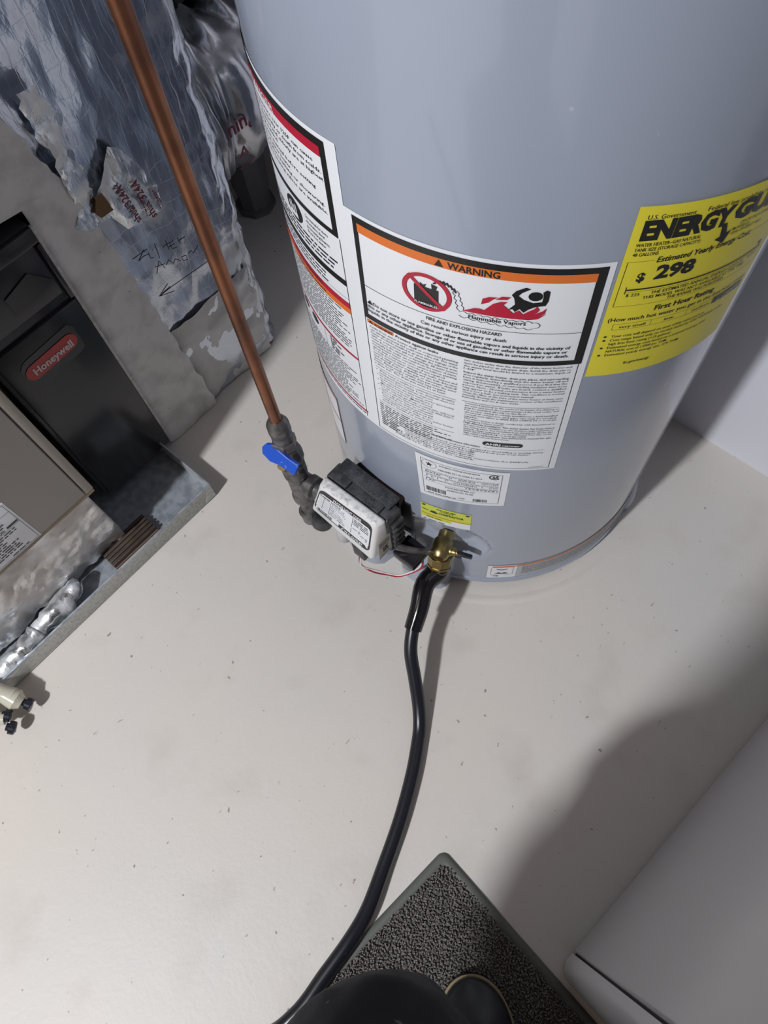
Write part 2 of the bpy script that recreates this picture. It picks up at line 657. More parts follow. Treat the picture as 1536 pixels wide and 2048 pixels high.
struct(box('floor', (X0, Y0, -0.1), (X1, Y1, 0.0), M['floor']))
FLO = bpy.data.objects['floor']
rv, rf = [], []
for i in range(61):
    a = math.radians(196 + 74 * i / 60)
    h_ = 0.0011 * math.sin(math.pi * i / 60) ** 0.5 + 0.0002
    for (dr, dz) in ((-0.010, -0.0004), (-0.003, 0.8), (0.0, 1.0), (0.003, 0.8), (0.010, -0.0004)):
        r0 = 0.2830 + dr
        rv.append((0.560 + r0 * math.cos(a), 0.347 + r0 * math.sin(a), dz * h_ if dz > 0 else dz))
for i in range(60):
    for j in range(4):
        a = i * 5 + j
        rf.append((a, a + 5, a + 6, a + 1))
from_py('paint_ridge', rv, rf, M['floor'], FLO, True)
struct(box('wall_right', (X1, Y0, 0.0), (X1 + 0.1, Y1, ZC), M['wallpaint']))
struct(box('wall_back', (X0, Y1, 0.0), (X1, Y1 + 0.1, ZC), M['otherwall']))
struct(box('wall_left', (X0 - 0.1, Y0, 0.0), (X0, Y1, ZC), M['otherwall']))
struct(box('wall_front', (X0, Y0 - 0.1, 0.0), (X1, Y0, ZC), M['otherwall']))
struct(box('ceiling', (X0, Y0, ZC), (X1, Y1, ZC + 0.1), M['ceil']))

# ------------------------------------------------------------------ water heater
TC = Vector((0.560, 0.347, 0.0))
TR = 0.255
DEG = math.radians(1.0) * TR      # metres of arc per degree


def tx(theta):
    return (theta - 180.0) * DEG


def tank_map(x, z, off):
    a = math.pi + x / TR
    return (TC.x + (TR + off) * math.cos(a), TC.y + (TR + off) * math.sin(a), z)


WH = empty('water_heater', tuple(TC), 'tall grey cylindrical gas water heater covered in warning labels, against white wall', 'water heater')


def tank_body():
    n = 288
    prof = [(0.012, TR - 0.010), (0.010, TR - 0.001), (0.016, TR + 0.0025), (0.026, TR + 0.0025), (0.029, TR)]
    z = 0.029
    while z < 0.30:
        z += 0.009
        prof.append((z, TR))
    prof += [(0.6, TR), (1.0, TR), (1.36, TR), (1.40, TR - 0.006), (1.415, TR - 0.03), (1.42, 0.02)]
    v, f = [], []
    # pressed dimple round the drain valve and a raised collar below the gas control
    dx, dz = tx(201.5), 0.155
    for (z, r) in prof:
        for j in range(n):
            a = 2 * math.pi * j / n
            x = (a - math.pi) * TR
            q = math.hypot((x - dx) / 0.070, (z - dz) / 0.056)
            rr = r
            if q < 1.0 and r == TR:
                rr = r - 0.020 * min(1.0, (1 - q) * 2.6) ** 0.8
            v.append((TC.x + rr * math.cos(a), TC.y + rr * math.sin(a), z))
    k = len(prof)
    for i in range(k - 1):
        for j in range(n):
            f.append((i * n + j, i * n + (j + 1) % n, (i + 1) * n + (j + 1) % n, (i + 1) * n + j))
    f.append(tuple(range(n - 1, -1, -1)))
    f.append(tuple(range((k - 1) * n, k * n)))
    return from_py('tank_jacket', v, f, M['tank'], WH, True, 30)


tank_body()


def foot(theta, half=0.042, depth=0.016, h=0.055):
    """rounded plastic skirt foot that bulges out of the jacket bottom"""
    v, f = [], []
    n, k = 14, 6
    for i in range(n + 1):
        s = -1 + 2 * i / n
        x = tx(theta) + s * half
        prof = (max(0.0, 1 - abs(s) ** 3.2)) ** 0.5
        for j in range(k + 1):
            t = j / k
            z = t * h * (0.55 + 0.45 * prof)
            o = depth * prof * (1 - t ** 3) - 0.003
            v.append(tank_map(x, z, o))
    for i in range(n):
        for j in range(k):
            a = i * (k + 1) + j
            f.append((a, a + k + 1, a + k + 2, a + 1))
    return from_py('foot', v, f, M['tank'], WH, True, 60)


foot(170, 0.055, 0.05, 0.06)
foot(195, 0.045, 0.03, 0.07)
foot(290)
foot(50)


# -- labels -----------------------------------------------------------------
def sheet(name, corners, material, off=0.0004, nx=48, ny=4, rnd=0.0):
    """corners: TL, TR, BL, BR as (theta, z); a thin sticker bent round the tank"""
    tl, tr_, bl, br = corners
    v, f = [], []
    for i in range(nx + 1):
        s = i / nx
        for j in range(ny + 1):
            t = j / ny
            th = (tl[0] * (1 - s) + tr_[0] * s) * (1 - t) + (bl[0] * (1 - s) + br[0] * s) * t
            z = (tl[1] * (1 - s) + tr_[1] * s) * (1 - t) + (bl[1] * (1 - s) + br[1] * s) * t
            v.append(tank_map(tx(th), z, off))
    for i in range(nx):
        for j in range(ny):
            a = i * (ny + 1) + j
            f.append((a, a + 1, a + ny + 2, a + ny + 1))
    return from_py(name, v, f, material, WH, True)


def tilt_map(th0, rate):
    def fm(x, z, off):
        return tank_map(x, z + (x - tx(th0)) * rate, off)
    return fm


# ---- main warning label (theta 180..229.6)
R_W = -0.009 / (46.5 * DEG)
wm = tilt_map(181.6, R_W)
W = sheet('warning_label', ((179.6, 0.7355), (229.8, 0.7258), (179.6, 0.4095), (229.8, 0.3998)), M['white'], 0.0005)
k = Print(wm, 0.0009)
# black frame round the flammable-vapour panel
k.rect(tx(181.6), 0.725, tx(228.6), 0.7315)
k.rect(tx(181.6), 0.6105, tx(228.6), 0.617)
k.rect(tx(181.6), 0.6105, tx(182.7), 0.7315)
k.rect(tx(226.9), 0.6105, tx(228.6), 0.7315)
k.rect(tx(182.6), 0.6550, tx(227.0), 0.6556)
# thin border below
k.rect(tx(181.6), 0.414, tx(181.75), 0.611)
k.rect(tx(228.0), 0.414, tx(228.15), 0.611)
k.rect(tx(181.6), 0.4135, tx(228.15), 0.414)
# hazard triangle and wording on the orange band are printed over it
k.build('black_border', M['black'], W)
o_ = Print(wm, 0.0010)
o_.rect(tx(182.6), 0.7160, tx(227.0), 0.7252)
o_.build('orange_band', M['orange'], W)
o_ = Print(wm, 0.0010)
o_.rect(tx(182.2), 0.6045, tx(188.9), 0.6092)
o_.build('orange_tab', M['orange'], W)
t = Print(wm, 0.0013)
t.text('WARNING', tx(200.9), 0.7173, 0.0066, tx(210.3), bold=0.02)
t.poly([(tx(198.5), 0.7172), (tx(200.2), 0.7172), (tx(199.35), 0.7242)])
t.text('FIRE AND EXPLOSION HAZARD', tx(196.8), 0.6490, 0.0040, tx(211.8), bold=0.008)
t.text('Can result in serious injury or death', tx(195.6), 0.6415, 0.0040, tx(212.8), bold=0.008)
t.poly([(tx(182.9), 0.6335), (tx(184.3), 0.6335), (tx(183.6), 0.6385)])
t.text('Do not store or use gasoline or other flammable vapors and liquids in the vicinity of', tx(184.4), 0.6340, 0.0039, tx(225.4), bold=0.012)
t.text('this or any other appliance. Storage of or use of gasoline or other flammable vapors or', tx(182.9), 0.6282, 0.0039, tx(225.0), bold=0.012)
t.text('liquids in the vicinity of this or any other appliance can result in serious injury or death.', tx(182.9), 0.6224, 0.0039, tx(225.5), bold=0.012)
t.text('WARNING', tx(184.0), 0.6053, 0.0030, tx(188.6), bold=0.02)
t.poly([(tx(182.5), 0.6051), (tx(183.8), 0.6051), (tx(183.15), 0.6088)])
t.text('Protect against leaks', tx(189.5), 0.6050, 0.0034, tx(199.3), bold=0.012)
c1 = ['Leaks from water heater itself or connected plumbing', 'can damage property and could cause a fire risk. This water',
      'heater should be installed in an area where leakage of the', 'tank or connections will not damage the adjacent area,',
      'lower floors, the structure or furnishings. All water heaters', 'eventually leak. Leaks can result from the action of water,',
      'including water heater corrosion, exterior balancer plumbing,', 'which may continue to corrode if not repaired.',
      'To help prevent water damage from leaks, inspect and', 'service water heater regularly and use leak detection',
      'and shutoff device, drain pan or automatic shutoff', 'device. Always install a suitable drain pan under the water',
      'heater. Local codes of authority may require', 'a drain pan. The drain pan must be at least']
for i, s in enumerate(c1):
    t.text(s, tx(182.9), 0.5995 - i * 0.00435, 0.0027, tx(203.6 if len(s) > 47 else 201.0), bold=0.004, res=1)
t.rect(tx(183.0), 0.5385, tx(203.6), 0.5389)
c1b = ['Water heater is suitable for combination water (potable)', 'heating and space heating. Toxic chemicals must not',
       'be used for boiler treatment; must not', 'be introduced into this water heater used for space heating.',
       'This water heater may be installed in a', 'Manufactured Home (Mobile Home).', 'For use only with gas shown on rating plate, with local',
       'codes or with the National Fuel Gas Code ANSI Z223.1.', 'This is a gas water heater for combustible', 'floors and alcove. Vertical and horizontal',
       'clearances between the draft hood, flue', 'combustibles such as walls, doors, water heater', 'must be installed as instructed.']
for i, s in enumerate(c1b):
    t.text(s, tx(184.0), 0.5335 - i * 0.00455, 0.0026, tx(203.2 if len(s) > 42 else 198.0), bold=0.002, res=1)
for i in (0, 2, 4, 6, 8):
    t.disc(tx(183.3), 0.5345 - i * 0.00455, 0.0006, 0.0006, 8)
c2 = ['two inches wider than the diameter of the water heater and', 'must be piped to an adequate drain. Install the drain pan so',
      'the water level would be limited to a maximum depth of', '1-3/4".', 'Inspect the water heater, drain pan, pipes, and surrounding',
      'area regularly. Immediately shut the water heater off and', 'have it inspected by a qualified person if you find that the',
      'wiring, thermostat(s), or surrounding insulation have been', 'exposed to water. If leaks are found, contact a qualified',
      'person. Note - Normal condensation from a water heater', 'may appear to be a leaking tank. This condition is normal',
      'and is not a leak. See instruction manual.', 'Clean the filter at the base of the water heater at least once',
      'annually. Review the maintenance section of the installation', 'Instructions and Use & Care Guide.']
for i, s in enumerate(c2):
    z = 0.6060 - i * 0.00415 - (0.0012 if i > 3 else 0)
    t.text(s, tx(204.9), z, 0.0027, tx(226.8) if len(s) > 50 else tx(204.9 + len(s) * 0.37), bold=0.010 if i == 4 else 0.002, res=1)
t.rect(tx(204.9), 0.5405, tx(226.4), 0.5409)
c2b = ['connected (vented) to the outdoors by means of a chimney or', 'gas vent and meet the requirements of the local codes, and',
       'may be installed directly on the floor.', 'For proper wiring in certain installations a field-installed',
       'electrical connector and pipe size may be needed.', 'Consult vent tables in ANSI Z223.1/NFPA 54 or local gas',
       'supplier.', 'This water heater is design certified by CSA International as', 'a Category I water heater.',
       'High Altitude Installation: This water heater has been tested', 'and approved for installation to the elevation range indicated on',
       'the rating plate. For installation at elevations above the', 'altitude range indicated, see the National Fuel Gas Code,',
       'ANSI Z223.1/NFPA 54, or local gas utility.', 'Gas valve replacement: See instruction manual for gas', 'valve replacement instructions.']
for i, s in enumerate(c2b):
    t.text(s, tx(205.6), 0.5365 - i * 0.0040, 0.0026, tx(226.6) if len(s) > 46 else tx(205.6 + len(s) * 0.36), bold=0.010 if i in (9, 14) else 0.002, res=1)
# lower block, both columns wide
t.text('State and conformance information', tx(197.5), 0.4555, 0.0031, tx(210.0), bold=0.012)
t.rect(tx(211.0), 0.4565, tx(225.6), 0.4568)
t.rect(tx(182.8), 0.4745, tx(203.4), 0.4749)
for i in range(7):
    t.greek(tx(182.9), tx(203.0 if i < 4 else 199.0), 0.4695 - i * 0.0041, 0.0026, random.uniform(0.75, 1), 0.42)
low = ['This heater must be braced, anchored or strapped to avoid falling or moving during', 'an earthquake. Instructions may be obtained from your local dealer.',
       'and meets the requirements of California Rule AQMD', 'complies with South Coast District. NOx emission limits.', 'per applicable test standards.',
       'conforms to the National Appliance Energy Conservation Act (NAECA)', 'ASHRAE 90.1, CEC, and other standards.']
for i, s in enumerate(low):
    t.text(s, tx(190.0 if i < 4 else 187.0), 0.4495 - i * 0.0043, 0.0027, tx(225.6) if i == 0 else (tx(222.5) if i in (1, 5) else tx(209.0)), bold=0.003, res=1)
for i in range(4):
    t.greek(tx(183.0), tx(188.5), 0.4405 - i * 0.0043, 0.0026)
t.text('100300610', tx(222.8), 0.4165, 0.0022, tx(226.6), res=1)
t.build('black_print', M['black'], W)
# AHRI pill
p = Print(wm, 0.0011)
x0, x1, za, zb = tx(210.5), tx(220.3), 0.4615, 0.4700
rr = (zb - za) / 2
pts = [(x1 - rr + rr * math.cos(a), (za + zb) / 2 + rr * math.sin(a)) for a in [math.radians(q) for q in range(-90, 91, 15)]]
pts += [(x0 + rr + rr * math.cos(a), (za + zb) / 2 + rr * math.sin(a)) for a in [math.radians(q) for q in range(90, 271, 15)]]
p.poly(pts)
p.build('certification_pill', M['black'], W)
p = Print(wm, 0.0016)
p.text('AHRI', tx(211.2), 0.4640, 0.0044, tx(214.9), bold=0.03)
p.text('CERTIFIED', tx(215.3), 0.4640, 0.0027, tx(219.5), bold=0.012)
p.build('pill_lettering', M['white'], W)

# prohibition sign, burning vapours
cx, cz = tx(196.9), 0.6825
g = Print(wm, 0.0011)
g.poly([(tx(194.4), 0.6650), (tx(199.3), 0.6650), (tx(199.3), 0.6885), (tx(194.4), 0.6885)])
g.poly([(tx(195.8), 0.6885), (tx(196.6), 0.6885), (tx(196.9), 0.6925), (tx(196.2), 0.6905), (tx(195.6), 0.6925)])
g.poly([(tx(198.0), 0.6885), (tx(198.8), 0.6885), (tx(199.1), 0.6930), (tx(197.9), 0.6945)])
zig = [(tx(198.4), 0.6960)]
for i in range(13):
    u = i / 12
    zig.append((tx(198.6 + 4.0 * u), 0.6975 + 0.0030 * math.sin(u * math.pi) - 0.004 * u * u + (0.0011 if i % 2 else -0.0011)))
g.line(zig, 0.0016)
# the figure in the flames
g.disc(tx(216.9), 0.7010, 0.0056, 0.0052, 24)
g.poly([(tx(212.4), 0.6835), (tx(213.5), 0.6905), (tx(213.2), 0.6975), (tx(212.7), 0.7010), (tx(213.4), 0.7060), (tx(215.0), 0.7105), (tx(215.9), 0.7090),
        (tx(214.4), 0.7040), (tx(213.9), 0.7005), (tx(214.9), 0.6965), (tx(216.6), 0.6935), (tx(218.2), 0.6950), (tx(218.3), 0.7010), (tx(218.1), 0.7060),
        (tx(218.7), 0.7085), (tx(219.3), 0.7070), (tx(219.3), 0.6960), (tx(218.9), 0.6905), (tx(217.2), 0.6890), (tx(216.0), 0.6855), (tx(215.2), 0.6815), (tx(214.4), 0.6855), (tx(213.6), 0.6815), (tx(213.2), 0.6845)])
# vapour cloud outline
def bumps(p0, p1, n, amp, side):
    out = []
    dx_, dz_ = p1[0] - p0[0], p1[1] - p0[1]
    for i in range(n):
        for q in range(7):
            u = (i + q / 6) / n
            a = math.sin(q / 6 * math.pi) * amp * side
            ln = math.hypot(dx_, dz_)
            out.append((p0[0] + dx_ * u - dz_ / ln * a, p0[1] + dz_ * u + dx_ / ln * a))
    return out
g.line(bumps((tx(202.3), 0.6945), (tx(203.4), 0.6720), 4, 0.0017, -1), 0.0005)
g.line(bumps((tx(203.4), 0.6705), (tx(217.2), 0.6690), 9, 0.0018, 1), 0.0005)
g.line(bumps((tx(202.8), 0.6945), (tx(204.1), 0.6735), 4, 0.0013, 1), 0.0005)
g.line(bumps((tx(203.4), 0.6665), (tx(217.4), 0.6620), 8, 0.0020, -1), 0.0005)
g.ring(tx(217.6), 0.6660, 0.0048, 0.0038, 0.0005, -90, 130)
g.text('Flammable Vapors', tx(205.2), 0.6655, 0.0044, tx(216.0), bold=0.012)
g.build('pictogram_black', M['black'], W)
g = Print(wm, 0.0014)
g.poly([(tx(204.0), 0.6735), (tx(206.2), 0.6795), (tx(207.2), 0.6800), (tx(208.0), 0.6790), (tx(209.6), 0.6885), (tx(210.9), 0.6920), (tx(212.1), 0.6925), (tx(211.4), 0.6885),
        (tx(212.0), 0.6860), (tx(213.3), 0.6800), (tx(214.3), 0.6840), (tx(215.1), 0.6795), (tx(216.2), 0.6840), (tx(217.1), 0.6870), (tx(217.4), 0.6900), (tx(218.0), 0.6860), (tx(217.6), 0.6825), (tx(216.8), 0.6795), (tx(218.6), 0.6845),
        (tx(219.2), 0.6880), (tx(219.0), 0.6810), (tx(217.9), 0.6780), (tx(219.3), 0.6810), (tx(217.9), 0.6745), (tx(216.3), 0.6730)])
g.poly([(tx(207.4), 0.6855), (tx(207.6), 0.6925), (tx(208.7), 0.6955), (tx(210.4), 0.6965), (tx(209.4), 0.6930), (tx(208.7), 0.6890)])
g.poly([(tx(209.9), 0.6935), (tx(211.0), 0.6980), (tx(212.6), 0.6985), (tx(212.0), 0.6950)])
g.ring(cx, cz, 0.0222, 0.0215, 0.0040, 0, 360, 48)
g.line([(cx - 0.0150, cz + 0.0140), (cx + 0.0150, cz - 0.0140)], 0.0036)
g.build('pictogram_red', M['red'], W)
g = Print(wm, 0.0015)
g.text('FLAMMABLES', tx(194.5), 0.6672, 0.0026, tx(199.2), bold=0.012)
g.build('can_lettering', M['white'], W)

# ---- danger label to the left, taller
D = sheet('danger_label', ((128.0, 0.7905), (179.75, 0.7905), (128.0, 0.4100), (179.75, 0.4100)), M['white'], 0.0005, 64)
k = Print(tank_map, 0.0009)
k.rect(tx(133), 0.7790, tx(177.0), 0.7862)
k.rect(tx(175.6), 0.6930, tx(177.0), 0.7862)
k.rect(tx(133), 0.6930, tx(177.0), 0.6985)
k.rect(tx(148), 0.6355, tx(177.2), 0.6430)
k.rect(tx(177.2), 0.4160, tx(177.35), 0.6930)
rows = [('Water temperature over 125F can cause', 0.7600, 173.0), ('severe burns instantly or death from scalds.', 0.7535, 175.0), ('Children, disabled and elderly are at highest', 0.7470, 175.3),
        ('risk of being scalded.', 0.7405, 160.0), ('See instruction manual before setting', 0.7330, 172.5), ('temperature at water heater.', 0.7265, 164.0),
        ('Feel water before bathing or showering.', 0.7200, 174.5), ('Temperature limiting valves are available.', 0.7130, 175.0)]
for s, z, e in rows:
    k.text(s, tx(145.0), z, 0.0036, tx(e), bold=0.006, res=1)
k.disc(tx(161.0), 0.6765, 0.0150, 0.0125, 28)
for i, s in enumerate(['See manual for more', 'information about', 'preventing burns', 'from hot water.']):
    k.text(s, tx(166.0), 0.6840 - i * 0.0058, 0.0036, tx(173.6 - (i % 2) * 1.2), bold=0.008, res=1)
for i in range(3):
    k.greek(tx(146), tx(175.5), 0.6590 - i * 0.0055, 0.0032, random.uniform(0.8, 1))
for i in range(3):
    k.greek(tx(146), tx(174.5), 0.6300 - i * 0.0050, 0.0026, random.uniform(0.7, 0.95))
k.rect(tx(146), 0.6175, tx(177.2), 0.6178)
for i in range(14):
    k.greek(tx(144), tx(176.8), 0.5930 - i * 0.0044, 0.0026, random.uniform(0.8, 1), 0.45)
for i in range(6):
    k.greek(tx(166), tx(173.5), 0.5190 - i * 0.0040, 0.0030, random.uniform(0.3, 1))
k.rect(tx(163.5), 0.4960, tx(163.6), 0.5230)
k.disc(tx(158.0), 0.5130, 0.0085, 0.006, 16)
k.disc(tx(152.0), 0.5130, 0.0085, 0.006, 16)
for i in range(15):
    k.greek(tx(144), tx(177.0), 0.4930 - i * 0.0043, 0.0026, random.uniform(0.8, 1), 0.45)
k.greek(tx(150), tx(177.5), 0.4195, 0.0026)
k.build('black_print', M['black'], D)
for (nm, ta, za, tb, zb, mt_) in (('red_band', 133, 0.7700, 175.6, 0.7792, 'red'), ('red_band', 135, 0.6050, 177.3, 0.6125, 'red'), ('red_rule', 135, 0.5240, 177.4, 0.5272, 'red'),
                                  ('red_rule', 135, 0.4250, 177.8, 0.4278, 'red'), ('orange_band', 135, 0.5970, 177.3, 0.6050, 'orange')):
    r_ = Print(tank_map, 0.0011)
    r_.rect(tx(ta), za, tx(tb), zb)
    r_.build(nm, M[mt_], D)
r_ = Print(tank_map, 0.0015)
r_.text('DANGER', tx(150.0), 0.7718, 0.0056, tx(161.5), bold=0.012)
# scalded-hand mark inside the oval
for i in range(4):
    r_.line([(tx(159.6 + i * 0.9), 0.6720 + i * 0.0008), (tx(159.4 + i * 0.9), 0.6815 + (i % 2) * 0.0025)], 0.0019)
r_.poly([(tx(159.2), 0.6690), (tx(162.8), 0.6700), (tx(162.6), 0.6745), (tx(159.2), 0.6740)])
r_.build('white_print', M['white'], D)
r_ = Print(tank_map, 0.0015)
r_.text('BEFORE OPERATING', tx(155), 0.6070, 0.0036, tx(168), bold=0.012)
r_.text('WATER HEATER: FOLLOW', tx(156), 0.5990, 0.0036, tx(169), bold=0.012)
r_.build('band_lettering', M['ink'], D)

# ---- yellow energy label, stuck on slightly askew
EGW, EGH = 0.166, 0.197


def eg_map(x, y, off):
    s, q = x / EGW, 1 - y / EGH
    tl, tr_, bl, br = (230.6, 0.777), (268.0, 0.750), (230.2, 0.580), (267.4, 0.545)
    th = (tl[0] * (1 - s) + tr_[0] * s) * (1 - q) + (bl[0] * (1 - s) + br[0] * s) * q
    z = (tl[1] * (1 - s) + tr_[1] * s) * (1 - q) + (bl[1] * (1 - s) + br[1] * s) * q
    return tank_map(tx(th), z, off)


EG = sheet('energy_label', ((230.6, 0.777), (268.0, 0.750), (230.2, 0.580), (267.4, 0.545)), M['yellow'], 0.0013, 48)
e = Print(eg_map, 0.0017, 0.006)
e.text('U.S. Government', 0.008, 0.1855, 0.0040, 0.046)
e.text('Federal law prohibits removal of this label', 0.056, 0.1855, 0.0040, 0.160)
e.text('ENERGY', 0.007, 0.1670, 0.0165, 0.0845, bold=0.06)
e.text('GUIDE', 0.0855, 0.1690, 0.0160, 0.158, bold=0.06)
# the Y whose stem turns into an arrow
e.poly([(0.0775, 0.1680), (0.0820, 0.1680), (0.0860, 0.1570), (0.0905, 0.1590), (0.0870, 0.1470), (0.0760, 0.1530), (0.0805, 0.1550)])
e.text('WATER HEATER--GAS NATURAL', 0.006, 0.1600, 0.0033, 0.060, bold=0.006)
e.text('TANK SIZE (STORAGE CAPACITY):', 0.006, 0.1553, 0.0033, 0.062, bold=0.006)
e.text('48 GALLONS', 0.006, 0.1506, 0.0033, 0.027, bold=0.006)
e.text('STATE INDUSTRIES', 0.098, 0.1610, 0.0030, 0.134, bold=0.004)
e.text('MODEL(S)', 0.092, 0.1570, 0.0028, 0.110, bold=0.004)
e.text('GS6-50-BRT 400', 0.092, 0.1528, 0.0028, 0.126, bold=0.004)
e.rect(0.004, 0.1448, 0.026, 0.1451)
e.rect(0.122, 0.1448, 0.161, 0.1451)
e.rect(0.004, 0.0955, 0.0044, 0.1451)
e.rect(0.1606, 0.0955, 0.161, 0.1451)
e.rect(0.004, 0.0955, 0.161, 0.0958)
e.text('Estimated Yearly Energy Cost', 0.028, 0.1425, 0.0056, 0.120, bold=0.018, shear=0.15)
e.text('$', 0.016, 0.1235, 0.0090, bold=0.035)
e.text('298', 0.031, 0.1245, 0.0135, 0.067, bold=0.045)
e.rect(0.010, 0.1137, 0.155, 0.1153)
e.rect(0.010, 0.1100, 0.0106, 0.1180)
e.rect(0.1545, 0.1100, 0.1551, 0.1180)
e.rect(0.010, 0.1118, 0.155, 0.1121)
e.poly([(0.148, 0.1215), (0.154, 0.1215), (0.151, 0.1160)])
e.text('$ 225', 0.012, 0.1068, 0.0034, 0.024, bold=0.006)
e.text('$ 297', 0.141, 0.1068, 0.0034, 0.153, bold=0.006)
e.text('THE ESTIMATED ANNUAL ENERGY COST OF', 0.034, 0.1070, 0.0034, 0.134, bold=0.006)
e.text('THIS MODEL WAS NOT AVAILABLE AT THE TIME', 0.028, 0.1020, 0.0034, 0.138, bold=0.006)
e.text('THE RANGE WAS PUBLISHED.', 0.052, 0.0972, 0.0034, 0.114, bold=0.006)
e.text('First Hour Rating', 0.044, 0.0855, 0.0060, 0.108, bold=0.022)
e.text('(How much hot water you get in the first hour of use)', 0.004, 0.0770, 0.0046, 0.158, bold=0.008)
e.frame(0.010, 0.0660, 0.158, 0.0735, 0.0003)
for q in (0.046, 0.083):
    e.rect(q, 0.0660, q + 0.0003, 0.0735)
e.text('very small', 0.016, 0.0680, 0.0032, 0.041, bold=0.006)
e.text('low', 0.060, 0.0680, 0.0032, 0.070, bold=0.006)
e.text('medium', 0.090, 0.0680, 0.0032, 0.111, bold=0.006)
e.rect(0.116, 0.0655, 0.158, 0.0740)
for i, (s, q) in enumerate([('Your cost will depend on your utility rates and use.', 0.112), ('Cost range based only on models fueled by GAS NATURAL with a', 0.140), ('high first hour rating (+75 gallons).', 0.076),
                            ('Estimated energy cost based on a national average GAS', 0.121), ('NATURAL cost of 1.0900 per THM.', 0.075), ('Estimated yearly energy use: 275 THM', 0.090)]):
    z = 0.0560 - i * 0.0052
    e.text(s, 0.012, z, 0.0033, q, bold=0.003)
    if i not in (2, 4):
        e.disc(0.0065, z + 0.0015, 0.0014, 0.0012, 10)
e.text('ftc.gov/energy', 0.034, 0.0150, 0.0036, 0.062, bold=0.012, shear=0.1)
e.build('black_print', M['black'], EG)
e = Print(eg_map, 0.0021, 0.006)
e.text('high', 0.131, 0.0702, 0.0026, 0.142)
e.text('81 Gallons', 0.121, 0.0665, 0.0026, 0.146, bold=0.004)
e.build('reversed_lettering', M['yellow'], EG)

# ---- rating plate
RP = sheet('rating_plate', ((192.7, 0.3985), (218.7, 0.3945), (193.9, 0.2945), (218.6, 0.3055)), M['white'], 0.0006, 32)


def rp_map(x, y, off):    # x 0..1, y 0..1 (bottom..top)
    th = (193.9 * (1 - x) + 218.6 * x) * (1 - y) + (192.7 * (1 - x) + 218.7 * x) * y
    z = (0.2945 * (1 - x) + 0.3055 * x) * (1 - y) + (0.3985 * (1 - x) + 0.3945 * x) * y
    return tank_map(tx(th), z, off)


k = Print(rp_map, 0.0009, 0.06)
k.frame(0.055, 0.07, 0.93, 0.93, 0.005, 0.005)
k.ring(0.15, 0.835, 0.085, 0.085, 0.004)
star = []
for i in range(10):
    a = math.radians(90 + 36 * i)
    r0 = 0.055 if i % 2 == 0 else 0.022
    star.append((0.15 + r0 * math.cos(a) * 0.8, 0.835 + r0 * math.sin(a)))
k.poly(star)
k.text('AUTOMATIC STORAGE WATER HEATER', 0.26, 0.86, 0.030, 0.70, bold=0.006)
k.text('CSA/ANSI Z21.10.1/CSA 4.1-2019', 0.25, 0.755, 0.036, 0.72, bold=0.010)
k.ring(0.85, 0.855, 0.06, 0.065, 0.016, 35, 325)
k.text('SA', 0.825, 0.825, 0.06, 0.895, bold=0.05)
for y in (0.70, 0.60, 0.50, 0.41):
    k.rect(0.075, y, 0.915, y + 0.003)
rows = [('REGULAR        50      NATURAL     100191247', 0.625), ('4   10   5      27     6126136306816    0     10100', 0.525), ('160              150303681', 0.435)]
for s, y in rows:
    k.text(s, 0.10, y, 0.034, 0.90, bold=0.004, res=1)
for i in range(3):
    k.greek(0.10, 0.9, 0.672 - i * 0.098, 0.014)
k.text('STATE INDUSTRIES, LLC', 0.32, 0.345, 0.036, 0.66, bold=0.004)
k.text('JOHNSON CITY, TN USA', 0.34, 0.275, 0.036, 0.64, bold=0.004)
k.bars(0.09, 0.33, 0.15, 0.26, 26)
k.bars(0.64, 0.80, 0.10, 0.18, 20)
k.greek(0.10, 0.45, 0.095, 0.022)
k.text('1505', 0.47, 0.12, 0.03, bold=0.004)
k.build('black_print', M['black'], RP)

# ---- small yellow contractor sticker with white foot
YL = sheet('contractor_sticker', ((193.7, 0.2655), (209.8, 0.2670), (193.8, 0.2150), (209.8, 0.2170)), M['white'], 0.0006, 20)


def yl_map(x, y, off):
    return tank_map(tx(193.75 + 16.05 * x), 0.2150 + 0.0505 * y + 0.0018 * x, off)


k = Print(yl_map, 0.0009, 0.1)
k.rect(0, 0.36, 1, 1)
k.rect(0, 0.20, 0.62, 0.36)
k.build('yellow_field', M['pale_yellow'], YL)
k = Print(yl_map, 0.0012, 0.1)
k.rect(0.02, 0.40, 1.0, 0.43)
k.build('orange_rule', M['orange'], YL)
k = Print(yl_map, 0.0013, 0.1)
k.poly([(0.02, 0.94), (0.08, 0.98), (0.11, 0.92), (0.06, 0.88)])
k.poly([(0.88, 0.94), (0.95, 0.97), (0.98, 0.91), (0.92, 0.87)])
k.poly([(0.18, 0.62), (0.22, 0.70), (0.30, 0.72), (0.36, 0.60), (0.28, 0.58)])
k.text('CONTRACTOR', 0.37, 0.62, 0.10, 0.86, bold=0.03)
k.text('SCAN CODE HERE', 0.33, 0.86, 0.06, 0.70, bold=0.02)
k.text('TO LEARN MORE', 0.40, 0.78, 0.055, 0.66, bold=0.01)
k.greek(0.03, 0.16, 0.66, 0.05)
k.greek(0.12, 0.50, 0.26, 0.05)
k.greek(0.05, 0.55, 0.06, 0.05)
k.build('black_print', M['ink'], YL)

